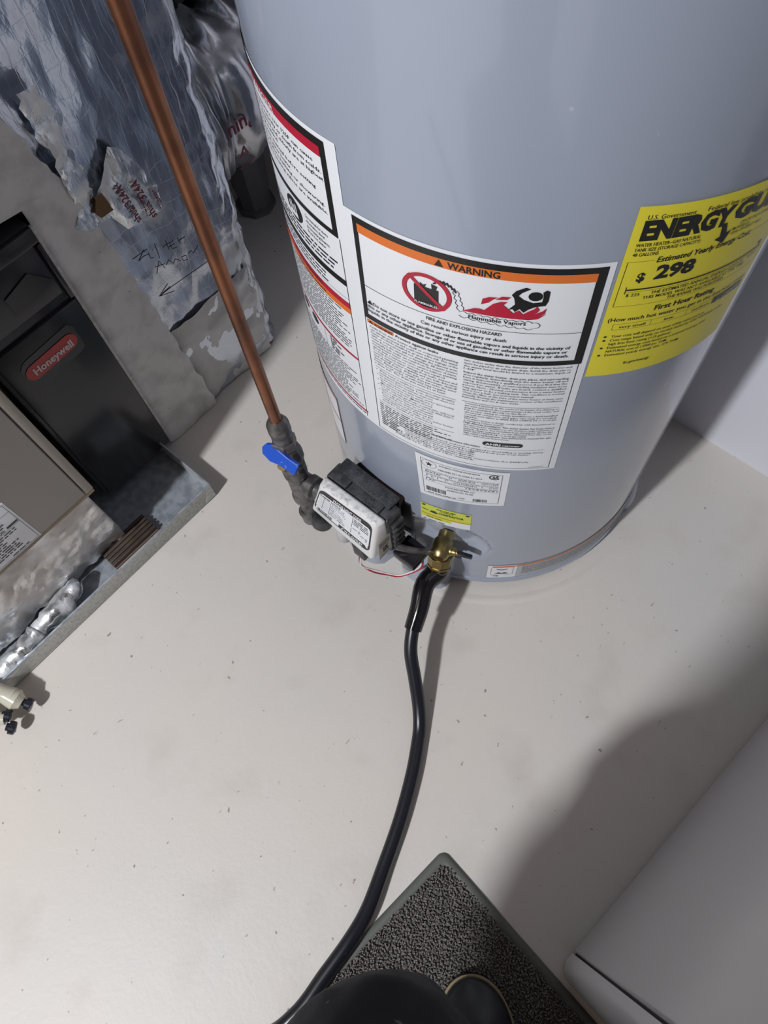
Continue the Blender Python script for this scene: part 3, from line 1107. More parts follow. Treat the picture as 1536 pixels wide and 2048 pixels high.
# ---- flood-safety strip round the foot of the tank
BT = sheet('flammable_vapour_strip', ((217.4, 0.0880), (285.0, 0.0880), (217.2, 0.0330), (285.0, 0.0330)), mat('pale_grey_label', (0.45, 0.47, 0.50), 0.4), 0.0005, 60)
k = Print(tank_map, 0.0009)
k.rect(tx(219.0), 0.0800, tx(284), 0.0850)
k.build('orange_rule', M['orange'], BT)
k = Print(tank_map, 0.0008)
k.rect(tx(217.4), 0.0335, tx(227.6), 0.0875)
k.build('white_panel', M['white'], BT)
k = Print(tank_map, 0.0011)
k.frame(tx(218.6), 0.0475, tx(226.4), 0.0800, 0.0005)
k.poly([(tx(220), 0.0520), (tx(225), 0.0520), (tx(223.5), 0.0585), (tx(222.4), 0.0550), (tx(221.4), 0.0590)])
k.line([(tx(220.8), 0.0715), (tx(222.5), 0.0690), (tx(224.0), 0.0720)], 0.0026)
k.poly([(tx(219.0), 0.0425), (tx(221.4), 0.0440), (tx(221.4), 0.0400)])
for i in range(7):
    k.greek(tx(229.5), tx(283), 0.0735 - i * 0.0048, 0.0024, 1, 0.45)
k.build('black_print', M['ink'], BT)
# ---- small label low on the left flank
BL = sheet('service_label', ((140.0, 0.365), (160.6, 0.365), (140.0, 0.250), (160.4, 0.250)), M['white'], 0.0006, 24)
for (za, zb) in ((0.3600, 0.3635), (0.3060, 0.3090)):
    k = Print(tank_map, 0.0010)
    k.rect(tx(140), za, tx(160.5), zb)
    k.build('orange_rule', M['orange'], BL)
k = Print(tank_map, 0.0010)
k.rect(tx(160.2), 0.250, tx(160.5), 0.365)
k.build('border_line', M['ink'], BL)

# -- burner access door, edge of the jacket opening -------------------------------
def curved_plate(name, th0, th1, z0, z1, off, thick, material, parent, n=12):
    v, f = [], []
    for i in range(n + 1):
        x = tx(th0 + (th1 - th0) * i / n)
        for (z, o) in ((z0, 0.0), (z0, off + thick), (z1, off + thick), (z1, 0.0)):
            v.append(tank_map(x, z, o))
    for i in range(n):
        for j in range(4):
            a, b = i * 4 + j, i * 4 + (j + 1) % 4
            f.append((a, b, b + 4, a + 4))
    f.append((0, 1, 2, 3))
    f.append((n * 4 + 3, n * 4 + 2, n * 4 + 1, n * 4))
    return from_py(name, v, f, material, parent, True, 30)


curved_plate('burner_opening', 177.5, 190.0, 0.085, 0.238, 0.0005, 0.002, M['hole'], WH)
curved_plate('opening_flange', 177.0, 187.5, 0.236, 0.252, 0.001, 0.010, M['rust'], WH)
curved_plate('burner_door', 166.0, 191.0, 0.080, 0.150, 0.004, 0.003, M['tank'], WH)
bm = bmesh.new()
bmesh.ops.create_icosphere(bm, subdivisions=2, radius=0.003, matrix=Matrix.Translation(tank_map(tx(180.2), 0.228, 0.004)))
from_bm('screw', bm, M['galv'], WH)

# -- gas control ----------------------------------------------------------------------
GC = box('gas_control', (0.2605, 0.3020, 0.150), (0.2900, 0.4180, 0.2560), M['plastic_black'], WH, 0.004, 3)
GC['label'] = 'dusty black gas control body'
# ribs and clips on the black body
for (y, z) in ((0.388, 0.256), (0.328, 0.256)):
    box('clip', (0.262, y - 0.008, z - 0.004), (0.279, y + 0.008, z + 0.006), M['plastic_black'], GC, 0.002)
for i in range(5):
    box('fin', (0.266 + 0.0, 0.2965, 0.162 + i * 0.017), (0.288, 0.303, 0.171 + i * 0.017), M['plastic_black'], GC, 0.001)
box('mount_flange', (0.288, 0.318, 0.165), (0.318, 0.405, 0.238), M['plastic_black'], GC, 0.004)
box('top_rail', (0.276, 0.312, 0.254), (0.300, 0.412, 0.262), M['plastic_black'], GC, 0.003)
bm = bmesh.new()
tf, tb = 0.262, 0.262
cov = [(0.2284, 0.4330, 0.1780), (0.2263, 0.3090, 0.1700), (0.2644, 0.3035, 0.1700), (0.2640, 0.4250, 0.1750),
       (0.2416, 0.4110, 0.2610), (0.2463, 0.3090, 0.2610), (0.2620, 0.3040, 0.2620), (0.2590, 0.4170, 0.2620)]
bm_hexa(bm, [Vector(p) for p in cov], 0.0055, 4)
CV = from_bm('white_cover', bm, M['plastic_white'], GC)
CV.data.materials.append(M['dust_white'])
for p_ in CV.data.polygons:
    if p_.normal.z > 0.75:
        p_.material_index = 1
CV['label'] = 'white plastic cover with dusty top'
# label printed on the sloping face of the cover
A0, B0, C0, D0 = (Vector(q) for q in ((0.2416, 0.4110, 0.2610), (0.2463, 0.3090, 0.2610), (0.2263, 0.3090, 0.1700), (0.2284, 0.4330, 0.1780)))
nrm = ((B0 - A0).cross(D0 - A0)).normalized()
if nrm.x > 0:
    nrm = -nrm


def gc_map(x, y, off):
    s, q = 0.035 + 0.91 * x, 0.05 + 0.76 * (1 - y)
    P = (A0 * (1 - s) + B0 * s) * (1 - q) + (D0 * (1 - s) + C0 * s) * q
    # the two triangles of the face are not quite coplanar; stay just outside it
    return tuple(P + nrm * (off + 0.0007))


def round_rect(x0, y0, x1, y1, rx, ry):
    out = []
    for (cx_, cy_, a0) in ((x1 - rx, y1 - ry, 0), (x0 + rx, y1 - ry, 90), (x0 + rx, y0 + ry, 180), (x1 - rx, y0 + ry, 270)):
        for i in range(6):
            a = math.radians(a0 + 18 * i)
            out.append((cx_ + rx * math.cos(a), cy_ + ry * math.sin(a)))
    return out


k = Print(gc_map, 0.0, None)
k.poly(round_rect(0, 0, 1, 1, 0.10, 0.16))
k.build('label_plate', M['black'], GC)
k = Print(gc_map, 0.0004, None)
k.poly(round_rect(0.02, 0.16, 0.98, 0.86, 0.06, 0.10))
k.poly([(0.03, 0.05), (0.45, 0.05), (0.45, 0.20), (0.03, 0.20)])
k.poly([(0.93, 0.13), (0.97, 0.10), (0.97, 0.3), (0.93, 0.3)])
k.build('label_field', M['white'], GC)
k = Print(gc_map, 0.0008, None)
k.text('STATUS LIGHT CODE', 0.27, 0.885, 0.085, 0.80, bold=0.03)
k.text('4" W.C. OUTLET', 0.50, 0.045, 0.085, 0.88, bold=0.03)
k.build('reversed_lettering', M['white'], GC)
k = Print(gc_map, 0.0008, None)
k.text('FLASHES', 0.04, 0.76, 0.06, 0.22, bold=0.02)
k.text('STATUS', 0.27, 0.76, 0.06, 0.42, bold=0.02)
for i in range(7):
    k.rect(0.04, 0.71 - i * 0.075, 0.23, 0.716 - i * 0.075)
k.rect(0.12, 0.25, 0.125, 0.80)
k.rect(0.245, 0.22, 0.252, 0.84)
k.rect(0.655, 0.22, 0.662, 0.84)
for i, s in enumerate(['Control Off', 'Normal Operation', 'Flame Sensing', 'High Temp Limit', 'Temp Sensor Failure', 'Gas Control Failure', 'False Signal']):
    k.text(s, 0.265, 0.69 - i * 0.075, 0.05, 0.50 + 0.02 * (i % 4), bold=0.002, res=1)
for i in range(4):
    k.greek(0.68, 0.95, 0.78 - i * 0.06, 0.035)
k.bars(0.05, 0.33, 0.06, 0.17, 22)
for (a, b) in ((0.80, 0.45), (0.93, 0.36)):
    for q in range(6):
        r0 = math.radians(30 + 60 * q)
        k.line([(a + 0.012 * math.cos(r0), b + 0.03 * math.sin(r0)), (a + 0.022 * math.cos(r0), b + 0.06 * math.sin(r0))], 0.006)
    k.ring(a, b, 0.011, 0.028, 0.005, n=14)
k.greek(0.68, 0.76, 0.44, 0.03)
k.greek(0.83, 0.91, 0.37, 0.03)
k.build('black_print', M['black'], GC)
# side sticker
k = Print(lambda x, y, off: (0.2335 + 0.026 * x, 0.3022 - off, 0.178 + 0.055 * y), 0.0035, None)
k.poly([(0, 0), (1, 0.02), (1, 1), (0.1, 1)])
k.build('side_sticker', mat('buff_label', (0.66, 0.61, 0.55), 0.5), GC)
k = Print(lambda x, y, off: (0.2335 + 0.026 * x, 0.3022 - off, 0.178 + 0.055 * y), 0.0039, None)
for i in range(4):
    k.greek(0.14, 0.92, 0.86 - i * 0.07, 0.04)
for i in range(4):
    k.greek(0.35, 0.75, 0.50 - i * 0.08, 0.06, 1, 0.9)
k.greek(0.2, 0.9, 0.1, 0.04)
k.build('side_print', M['ink'], GC)
lathe('temperature_knob', (0.2335, 0.413, 0.172), (-0.35, 0, -1), [(0, 0.017), (0.008, 0.0175), (0.018, 0.016), (0.021, 0.013)], M['plastic_black'], GC, 24)
lathe('sight_glass', (0.240, 0.377, 0.172), (-0.1, 0, -1), [(0, 0.012), (0.030, 0.012), (0.034, 0.010)], M['clear'], GC, 20)
box('wire_plug', (0.229, 0.330, 0.128), (0.240, 0.353, 0.172), M['plastic_black'], GC, 0.002)
bm = bmesh.new()
# manifold tubes running from the control to the burner opening
tube('manifold_tube', smooth_path([(0.268, 0.300, 0.165), (0.284, 0.278, 0.152), (0.300, 0.262, 0.146), (0.318, 0.268, 0.14)], 5), 0.0055, M['iron'], GC, 12)
bm.free()
box('manifold_shield', (0.262, 0.262, 0.132), (0.300, 0.303, 0.150), M['cab_dark'], GC, 0.003)
tube('red_wire', smooth_path([(0.2335, 0.344, 0.130), (0.2290, 0.343, 0.098), (0.2360, 0.325, 0.078), (0.2500, 0.306, 0.068), (0.2613, 0.2902, 0.066), (0.2850, 0.2690, 0.088), (0.2940, 0.2700, 0.115), (0.2990, 0.2730, 0.14)], 6), 0.0013, M['wire_red'], GC, 8)
tube('white_wire', smooth_path([(0.2335, 0.3415, 0.130), (0.2270, 0.3385, 0.102), (0.2390, 0.324, 0.082), (0.2520, 0.3045, 0.071), (0.2640, 0.2885, 0.070), (0.2850, 0.2705, 0.092), (0.2930, 0.2730, 0.120), (0.2960, 0.2780, 0.145)], 6), 0.0013, M['wire_white'], GC, 8)

# -- drain valve: brass body pointing out of the dimple, outlet down ------------------------
vb = Vector(tank_map(tx(201.5), 0.150, -0.016))
vo = Vector((-0.93, -0.37, 0.0)).normalized()
DV = lathe('drain_valve', vb, vo, [(0, 0.012), (0.012, 0.012), (0.014, 0.0145), (0.022, 0.0150), (0.034, 0.0145), (0.040, 0.0125), (0.044, 0.009)], M['brass'], WH, 20, 30)
DV['label'] = 'brass drain valve'
ctr = vb + vo * 0.026
lathe('outlet', ctr + Vector((0, 0, 0.006)), (-0.20, -0.06, -1), [(0, 0.0125), (0.012, 0.0128), (0.024, 0.0128)], M['brass'], DV, 20, 30)
side = Vector((0.37, -0.93, 0.0))
lathe('stem', ctr, side, [(0, 0.009), (0.015, 0.009), (0.016, 0.007), (0.021, 0.007), (0.022, 0.0045), (0.026, 0.0045)], M['brass'], DV, 16, 30)
bm = bmesh.new()
Mh = Matrix.Translation(ctr + side * 0.027)
bm_box(bm, (-0.003, -0.004, -0.005), (0.003, 0.020, 0.005), 0.002, 2, Mh @ Matrix.Rotation(math.radians(-158), 4, 'Z'))
from_bm('valve_handle', bm, M['cab_dark'], DV)

# ------------------------------------------------------------------ drain hose
HB = ctr + Vector((-0.004, -0.0015, -0.018))
DH = empty('drain_hose', (0.0, 0.08, 0.0), 'black rubber drain hose running from brass valve across floor', 'hose')
hd = Vector((-0.45, -0.22, -0.7)).normalized()
lathe('brass_coupling', HB, hd, [(0, 0.0160), (0.001, 0.0185), (0.014, 0.0185), (0.016, 0.0165), (0.017, 0.0182), (0.020, 0.0182), (0.021, 0.0165), (0.030, 0.0150)], M['brass'], DH, 8, 25)
h0 = HB + hd * 0.026
hose = [h0, (0.2650, 0.2420, 0.1100), (0.2330, 0.2265, 0.0990), (0.2050, 0.2158, 0.0850), (0.1790, 0.1985, 0.0680), (0.1560, 0.1715, 0.0460), (0.1320, 0.1440, 0.0240), (0.1100, 0.1240, 0.0125), (0.0878, 0.1094, 0.0105), (0.0500, 0.0879, 0.0105),
        (-0.0081, 0.0611, 0.0105), (-0.0735, 0.0371, 0.0110), (-0.1241, 0.0200, 0.0165), (-0.1658, 0.0134, 0.0215), (-0.2178, 0.0111, 0.0215), (-0.2772, 0.0099, 0.0200), (-0.345, 0.030, 0.0115), (-0.43, 0.10, 0.0105), (-0.60, 0.20, 0.0105), (-0.80, 0.36, 0.0105)]
hp = smooth_path(hose, 8)
tube('hose', hp, 0.0102, M['rubber'], DH, 20)
sl = smooth_path([h0 - hd * 0.006, h0 + hd * 0.004, (0.2650, 0.2420, 0.1100), (0.2330, 0.2265, 0.0990), (0.2050, 0.2158, 0.0850)], 5)
tube('sleeve', sl, [0.0178 - 0.0045 * i / len(sl) for i in range(len(sl))], M['sleeve'], DH, 20)

# ------------------------------------------------------------------ gas line
GX, GY = 0.252, 0.482
GL = empty('gas_supply_line', (GX, GY, 0.05), 'copper gas pipe dropping to black iron fittings and ball valve beside heater', 'gas pipe')
tube('copper_pipe', [(GX, GY, 0.345), (GX, GY, 0.9), (GX, GY, 1.5), (GX, GY, ZC)], 0.0080, M['copper'], GL, 24)


def vl(name, prof, material, n=24, sharp=30, parent=GL):
    return lathe(name, (GX, GY, 0), (0, 0, 1), prof, material, parent, n, sharp)


vl('flare_nut', [(0.318, 0.0150), (0.322, 0.0160), (0.338, 0.0155), (0.346, 0.0120), (0.350, 0.0095)], M['iron'], 24)
vl('flare_adapter', [(0.300, 0.0140), (0.303, 0.0150), (0.312, 0.0150), (0.318, 0.0125)], M['iron'], 24)
vl('hex_collar', [(0.280, 0.0165), (0.282, 0.0180), (0.298, 0.0180), (0.300, 0.0160)], M['iron'], 6, 20)
BV = vl('ball_valve_body', [(0.222, 0.0150), (0.224, 0.0190), (0.234, 0.0190), (0.238, 0.0165), (0.244, 0.0195), (0.252, 0.0215), (0.262, 0.0205), (0.270, 0.0185), (0.280, 0.0165)], M['iron'], 12, 20)
lathe('stem', (GX - 0.008, GY - 0.004, 0.262), (-0.9, -0.45, 0.2), [(0, 0.009), (0.014, 0.009), (0.0145, 0.006), (0.020, 0.006)], M['brass'], BV, 14)
LV = [(0.036, -0.006), (0.040, 0.0), (0.036, 0.007), (0.020, 0.010), (0.004, 0.0075), (-0.010, 0.0070), (-0.026, 0.0070), (-0.026, -0.0070), (-0.006, -0.0070), (0.010, -0.0085), (0.026, -0.010)]
v, f = [], []
lc = Vector((GX - 0.018, GY - 0.014, 0.279))
ly = Vector((-0.10, 0.98, 0.12)).normalized()
ln_ = Vector((-0.80, -0.20, 0.56)).normalized()
lu = ln_.cross(ly).normalized()
for d in (-0.0035, 0.0035):
    for (a, b) in LV:
        v.append(lc + ly * (a * 0.92) + lu * b * 1.35 + ln_ * d)
n = len(LV)
f.append(tuple(range(n - 1, -1, -1)))
f.append(tuple(range(n, 2 * n)))
for i in range(n):
    f.append((i, (i + 1) % n, n + (i + 1) % n, n + i))
lev = from_py('lever', v, f, M['blue'], GL, False)
lev['label'] = 'blue vinyl-covered lever'
bv = lev.modifiers.new('bevel', 'BEVEL')
bv.width = 0.0016
bv.segments = 2
vl('tee_fitting', [(0.118, 0.0140), (0.120, 0.0180), (0.134, 0.0180), (0.137, 0.0160), (0.180, 0.0160), (0.198, 0.0165), (0.200, 0.0185), (0.216, 0.0185), (0.222, 0.0150)], M['iron'], 20, 35)
lathe('tee_branch', (GX + 0.004, GY, 0.175), (0.04, -1, 0.12), [(0, 0.0150), (0.018, 0.0155), (0.020, 0.0185), (0.034, 0.0185), (0.036, 0.0140)], M['iron'], GL, 20, 35)
lathe('nipple', (GX + 0.005, GY - 0.034, 0.179), (0.05, -1, 0.12), [(0, 0.0118), (0.018, 0.0118), (0.044, 0.0118)], M['iron'], GL, 18)
vl('drip_leg', [(0.060, 0.0118), (0.120, 0.0118)], M['iron'], 18)
vl('drip_cap', [(0.036, 0.0090), (0.040, 0.0165), (0.062, 0.0170), (0.068, 0.0185), (0.072, 0.0150)], M['iron'], 18, 35)

# ------------------------------------------------------------------ foil-wrapped return plenum
PL = empty('return_plenum', (0.30, 0.95, 0.0), 'foil-wrapped square return duct behind the copper pipe', 'duct')


def fbm(p, sc, oc=4):
    return noise.fractal(Vector(p) * sc, 1.0, 2.0, oc)


def plenum_wrap():
    nz, path = 130, []
    # outline seen from above: left end, front face, rounded right corner, right side
    xs = [0.206 + 0.0055 * i for i in range(int((0.468 - 0.206) / 0.0055) + 1)]
    for x in xs:
        path.append((x, 0.820, 0.0, -1.0))
    for i in range(1, 13):
        a = math.radians(-90 + 90 * i / 12)
        path.append((0.468 + 0.047 * math.cos(a), 0.867 + 0.047 * math.sin(a), math.cos(a), math.sin(a)))
    y = 0.875
    while y < 1.18:
        path.append((0.515, y, 1.0, 0.0))
        y += 0.012
    v, f = [], []
    H_ = 1.75
    for j in range(nz + 1):
        z = 0.004 + H_ * (j / nz) ** 1.25
        for (x, yy, nx_, ny_) in path:
            p_ = Vector((x, yy, z * 0.6))
            d = 0.005 * fbm(p_, 7) + 0.0030 * fbm(p_, 24, 3) - 0.004 * abs(fbm(p_ + Vector((3, 1, 2)), 11, 2))
            corner = max(0.0, 1 - abs(x - 0.49) / 0.06)
            d += corner * 0.008 * fbm(Vector((x * 3, yy * 3, z)), 26, 3)
            rag = 0.008 * fbm(Vector((x, yy, 5)), 25) if j == 0 else 0.0
            v.append((x + nx_ * d, yy + ny_ * d, z + max(0, rag)))
    n_ = len(path)
    for j in range(nz):
        for i in range(n_ - 1):
            a = j * n_ + i
            f.append((a, a + 1, a + n_ + 1, a + n_))
    return from_py('foil_wrap', v, f, M['foil'], PL, True)


plenum_wrap()
box('duct_core', (0.215, 0.845, 0.0), (0.500, 1.18, 1.75), M['galv_lip'], PL)
box('upper_transition', (0.110, 0.818, 0.545), (0.212, 1.15, 1.75), M['mastic'], PL, 0.004)


def strip(name, left, right, z0, z1, y, material, parent, n=60, m=10, amp=0.003, rag=0.006, edge=0.0, ragl=1.0):
    """thin irregular skin on the plenum front; left/right are functions of z"""
    v, f = [], []
    for j in range(n + 1):
        z = z0 + (z1 - z0) * j / n
        a = left(z) + ragl * rag * fbm((0.3, 7.1, z), 30, 3)
        b = right(z) + rag * fbm((4.3, 1.1, z), 30, 3)
        for i in range(m + 1):
            x = a + (b - a) * i / m
            e = edge * min(1.0, min(i, m - i) / 1.0)
            v.append((x, y - e - amp * fbm((x, y, z), 16, 4), z))
    for j in range(n):
        for i in range(m):
            q = j * (m + 1) + i
            f.append((q, q + 1, q + m + 2, q + m + 1))
    return from_py(name, v, f, material, parent, True)


ms = strip('mastic_coat', lambda z: 0.115 if z > 0.552 else 0.2025, lambda z: 0.318 - 0.085 * min(z, 0.56) - (0.0 if z < 0.52 else (z - 0.52) * 0.25), 0.002, 0.86, 0.808, M['mastic'], PL, 90, 16, 0.004, 0.006, 0.002, 0.0)
ms['label'] = 'matte grey mastic band down the duct'
# torn hole and tape patch
PT = [(0.292, 0.500), (0.318, 0.527), (0.336, 0.548), (0.348, 0.540), (0.366, 0.500), (0.377, 0.464), (0.374, 0.428), (0.345, 0.427), (0.312, 0.435), (0.300, 0.462)]
v, f = [], []
pc = Vector((0.335, 0.485))
rings = 6
for r in range(rings + 1):
    for i in range(40):
        a = i / 40 * len(PT)
        i0 = int(a) % len(PT)
        i1 = (i0 + 1) % len(PT)
        fr = a - int(a)
        q = Vector(PT[i0]) * (1 - fr) + Vector(PT[i1]) * fr
        q = pc + (q - pc) * (r / rings)
        lift = 0.010 + 0.004 * fbm((q.x, 0.2, q.y), 60, 3) - 0.004 * (r / rings) ** 3
        v.append((q.x, 0.8120 - lift, q.y))
for r in range(rings):
    for i in range(40):
        f.append((r * 40 + i, r * 40 + (i + 1) % 40, (r + 1) * 40 + (i + 1) % 40, (r + 1) * 40 + i))
tp = from_py('tape_patch', v, f, M['foil_bright'], PL, True)
k = Print(lambda x, y, off: (x, 0.8120 - 0.0122 - off - 0.003 * fbm((x, 0.2, y), 60, 3), y), 0.002, None)
k.text('shua 324A', 0.3330, 0.440, 0.0105, bold=0.02, rot=math.radians(96), wscale=1.0)
k.text('shua 324A', 0.3560, 0.432, 0.0105, bold=0.02, rot=math.radians(96), wscale=1.0)
k.text('foil tape', 0.3720, 0.440, 0.0060, bold=0.01, rot=math.radians(100))
for i in range(9):
    k.rect(0.3415, 0.440 + i * 0.0035, 0.3435, 0.442 + i * 0.0035)
    k.rect(0.3640, 0.436 + i * 0.0035, 0.3660, 0.438 + i * 0.0035)
k.build('tape_lettering', M['red_print'], tp)
dw = strip('dusty_wrap', lambda z: 0.296, lambda z: 0.478, 0.003, 0.215, 0.8200, M['dusty_crumple'], PL, 40, 40, 0.008, 0.012, 0.001)
dw['label'] = 'dust-grey crumpled skirt of the foil'
strip('torn_edge', lambda z: 0.262, lambda z: 0.292, 0.470, 0.660, 0.804, M['foil_bright'], PL, 30, 5, 0.010, 0.016, 0.001)
strip('torn_hole', lambda z: 0.287, lambda z: 0.301, 0.478, 0.506, 0.8005, mat('exposed_insulation', (0.16, 0.09, 0.045), 0.9), PL, 10, 5, 0.004, 0.008, 0.0)

HAND = [[(0.2941, 0.3993), (0.3204, 0.3973)], [(0.3149, 0.4), (0.3013, 0.39), (0.3101, 0.3917), (0.3201, 0.3882)], [(0.32, 0.3907), (0.3193, 0.3808), (0.3238, 0.3778)], [(0.3276, 0.3906), (0.3274, 0.389)], [(0.3341, 0.3969), (0.332, 0.3705)], [(0.3512, 0.3887), (0.351, 0.3714)], [(0.3431, 0.3828), (0.3584, 0.3813)], [(0.3522, 0.3757), (0.3625, 0.3746), (0.3616, 0.3806), (0.3553, 0.3785), (0.3563, 0.3689), (0.3642, 0.3663)], [(0.37, 0.3793), (0.3709, 0.3674)], [(0.371, 0.3733), (0.3833, 0.3725)], [(0.3174, 0.3513), (0.3288, 0.3676), (0.3329, 0.3496)], [(0.3193, 0.3627), (0.336, 0.3563)], [(0.3361, 0.3526), (0.3438, 0.3573), (0.3479, 0.3466), (0.3537, 0.3511), (0.3606, 0.3418)], [(0.3644, 0.3462), (0.3724, 0.3434), (0.3722, 0.3343), (0.3647, 0.3385), (0.3644, 0.3462)], [(0.3764, 0.3439), (0.3837, 0.3435), (0.3848, 0.3372), (0.3919, 0.3407), (0.3971, 0.344)], [(0.4025, 0.3058), (0.3308, 0.3131), (0.305, 0.3138)], [(0.305, 0.3138), (0.3261, 0.3231)], [(0.305, 0.3138), (0.3316, 0.3024)], [(0.3109, 0.3146), (0.3281, 0.3154)]]
v, f = [], []
for s in HAND:
    a, b = tube_data([(x, 0.797, z) for x, z in s], 0.00065, 6)
    f += [tuple(i + len(v) for i in q) for q in b]
    v += a
hw = from_py('handwriting', v, f, M['ink'], PL, True)
hw['label'] = 'black marker writing Filter Arrow and an arrow'

# ------------------------------------------------------------------ branch duct and plastic cup behind
def crinkled_tube(name, path, radii, material, parent, n=48, amp=0.012):
    v, f = tube_data(path, radii, n, True)
    out = []
    k_ = len(path)
    P = [Vector(p) for p in path]
    for i, q in enumerate(v):
        c = P[min(i // n, k_ - 1)]
        d = (q - c)
        a = 1 + (amp / max(d.length, 1e-4)) * fbm((q.x * 2.2, q.y, q.z), 22, 4)
        out.append(c + d * a)
    return from_py(name, out, f, material, parent, True)


BD = empty('branch_duct', (0.62, 1.02, 0.2), 'crumpled foil-covered branch duct between the foil plenum and heater', 'duct')
bp_ = smooth_path([(0.545, 1.025, 0.372), (0.580, 1.025, 0.372), (0.63, 1.02, 0.37), (0.70, 1.025, 0.372), (0.79, 1.03, 0.38)], 8)
crinkled_tube('foil_sleeve', bp_, [0.125 + 0.006 * math.sin(i * 0.9) for i in range(len(bp_))], M['foil_dark'], BD)
crinkled_tube('upper_boot', smooth_path([(0.655, 1.12, 0.50), (0.655, 1.12, 0.62), (0.665, 1.12, 0.80), (0.67, 1.12, 1.1)], 8), 0.10, mat('shaded_duct_wrap', (0.045, 0.045, 0.043), 0.55, bump=(30, 0.4, 0.01)), BD, 40)  # near-black colour holds the shade cast by the plenum
k = Print(lambda x, y, off: (0.565 + x, 1.025 - (0.1345 + off) * math.cos(y / 0.13), 0.372 + (0.1345 + off) * math.sin(y / 0.13)), 0.0005, None)
k.text('ning', 0.0, 0.005, 0.022, 0.055, bold=0.02)
k.text('A', 0.010, -0.045, 0.022, bold=0.02)
k.text('warn', 0.016, -0.085, 0.018, 0.060, bold=0.02)
k.build('tape_lettering', M['red_print'], BD)

CU = empty('plastic_cup', (0.728, 1.12, 0.0), 'dark grey plastic fitting standing on floor under the branch duct', 'plastic fitting')
lathe('cup_body', (0.728, 1.12, 0.05), (0, 0, 1), [(0, 0.040), (0.05, 0.042), (0.10, 0.043), (0.105, 0.039)], M['grey_cup'], CU, 8, 25)
lathe('cup_foot', (0.728, 1.12, 0.0), (0, 0, 1), [(0, 0.044), (0.012, 0.045), (0.015, 0.036), (0.05, 0.036)], M['grey_cup'], CU, 8, 25)

# ------------------------------------------------------------------ black air-cleaner cabinet
AC = empty('air_filter_cabinet', (0.125, 0.95, 0.04), 'charcoal air filter cabinet with red oval badge beside the furnace', 'filter cabinet')
box('body', (0.050, 0.803, 0.020), (0.199, 1.15, 0.530), M['cab_black'], AC, 0.003)
# frame and recessed hand hold at the top
box('door_panel', (0.056, 0.7965, 0.024), (0.197, 0.805, 0.408), M['cab_black'], AC, 0.003)
box('top_cap', (0.056, 0.7965, 0.508), (0.197, 0.805, 0.530), M['cab_dark'], AC, 0.002)
box('side_rail', (0.191, 0.7965, 0.412), (0.197, 0.805, 0.506), M['cab_dark'], AC, 0.001)
box('hand_hold', (0.056, 0.8005, 0.424), (0.189, 0.805, 0.506), M['cab_dark'], AC, 0.002)
bm = bmesh.new()
bm_hexa(bm, [Vector(q) for q in ((0.12, 0.7985, 0.44), (0.186, 0.7985, 0.452), (0.186, 0.8012, 0.452), (0.12, 0.8012, 0.44), (0.12, 0.7985, 0.470), (0.162, 0.7985, 0.482), (0.162, 0.8012, 0.482), (0.12, 0.8012, 0.470))])
from_bm('pull_tab', bm, M['cab_black'], AC)
box('edge_trim', (0.197, 0.797, 0.020), (0.2015, 0.803, 0.530), M['galv_lip'], AC, 0.0008)


def wall_map(x, z, off):
    return (x, 0.7965 - off, z)


k = Print(wall_map, 0.0010, None)
k.poly([(0.082, 0.323), (0.113, 0.325), (0.116, 0.331), (0.130, 0.331), (0.134, 0.327), (0.160, 0.329), (0.170, 0.334), (0.171, 0.375), (0.164, 0.384), (0.088, 0.379), (0.077, 0.370), (0.076, 0.332)])
BG = k.build('badge', M['cab_dark'], AC)
k = Print(wall_map, 0.0018, None)
zc, rr = 0.3555, 0.0135
pts = [(0.153 + rr * math.cos(math.radians(a)), zc + 0.002 + rr * math.sin(math.radians(a))) for a in range(-90, 91, 15)]
pts += [(0.092 + rr * math.cos(math.radians(a)), zc - 0.001 + rr * math.sin(math.radians(a))) for a in range(90, 271, 15)]
k.poly(pts)
k.build('red_oval', M['badge_red'], BG)
k = Print(wall_map, 0.0024, None)
k.text('Honeywell', 0.0905, 0.3485, 0.0125, 0.1570, bold=0.025)
k.build('badge_lettering', M['silver_ink'], BG)

# ------------------------------------------------------------------ furnace
FU = empty('furnace', (-0.25, 0.95, 0.0), 'taupe enamel furnace cabinet on foil-wrapped base at left', 'furnace')
box('cabinet', (-0.53, 0.706, 0.205), (0.036, 1.15, 1.30), M['furnace'], FU, 0.004)
box('front_door', (-0.53, 0.6985, 0.205), (0.021, 0.7075, 1.30), M['furnace'], FU, 0.003)
box('edge_trim', (0.0225, 0.6995, 0.203), (0.0365, 0.7065, 1.30), M['furnace_edge'], FU, 0.002)
v, f = [], []
for j in range(3):
    for i in range(31):
        x = -0.53 + 0.565 * i / 30
        v.append((x, (0.705, 0.7005, 0.7075)[j] - 0.001 * fbm((x, 0, j), 30), (0.206, 0.198, 0.186)[j] + 0.003 * fbm((x, 3, j), 24)))
for j in range(2):
    for i in range(30):
        a = j * 31 + i
        f.append((a, a + 1, a + 32, a + 31))
from_py('caulk_bead', v, f, M['caulk'], FU, True)
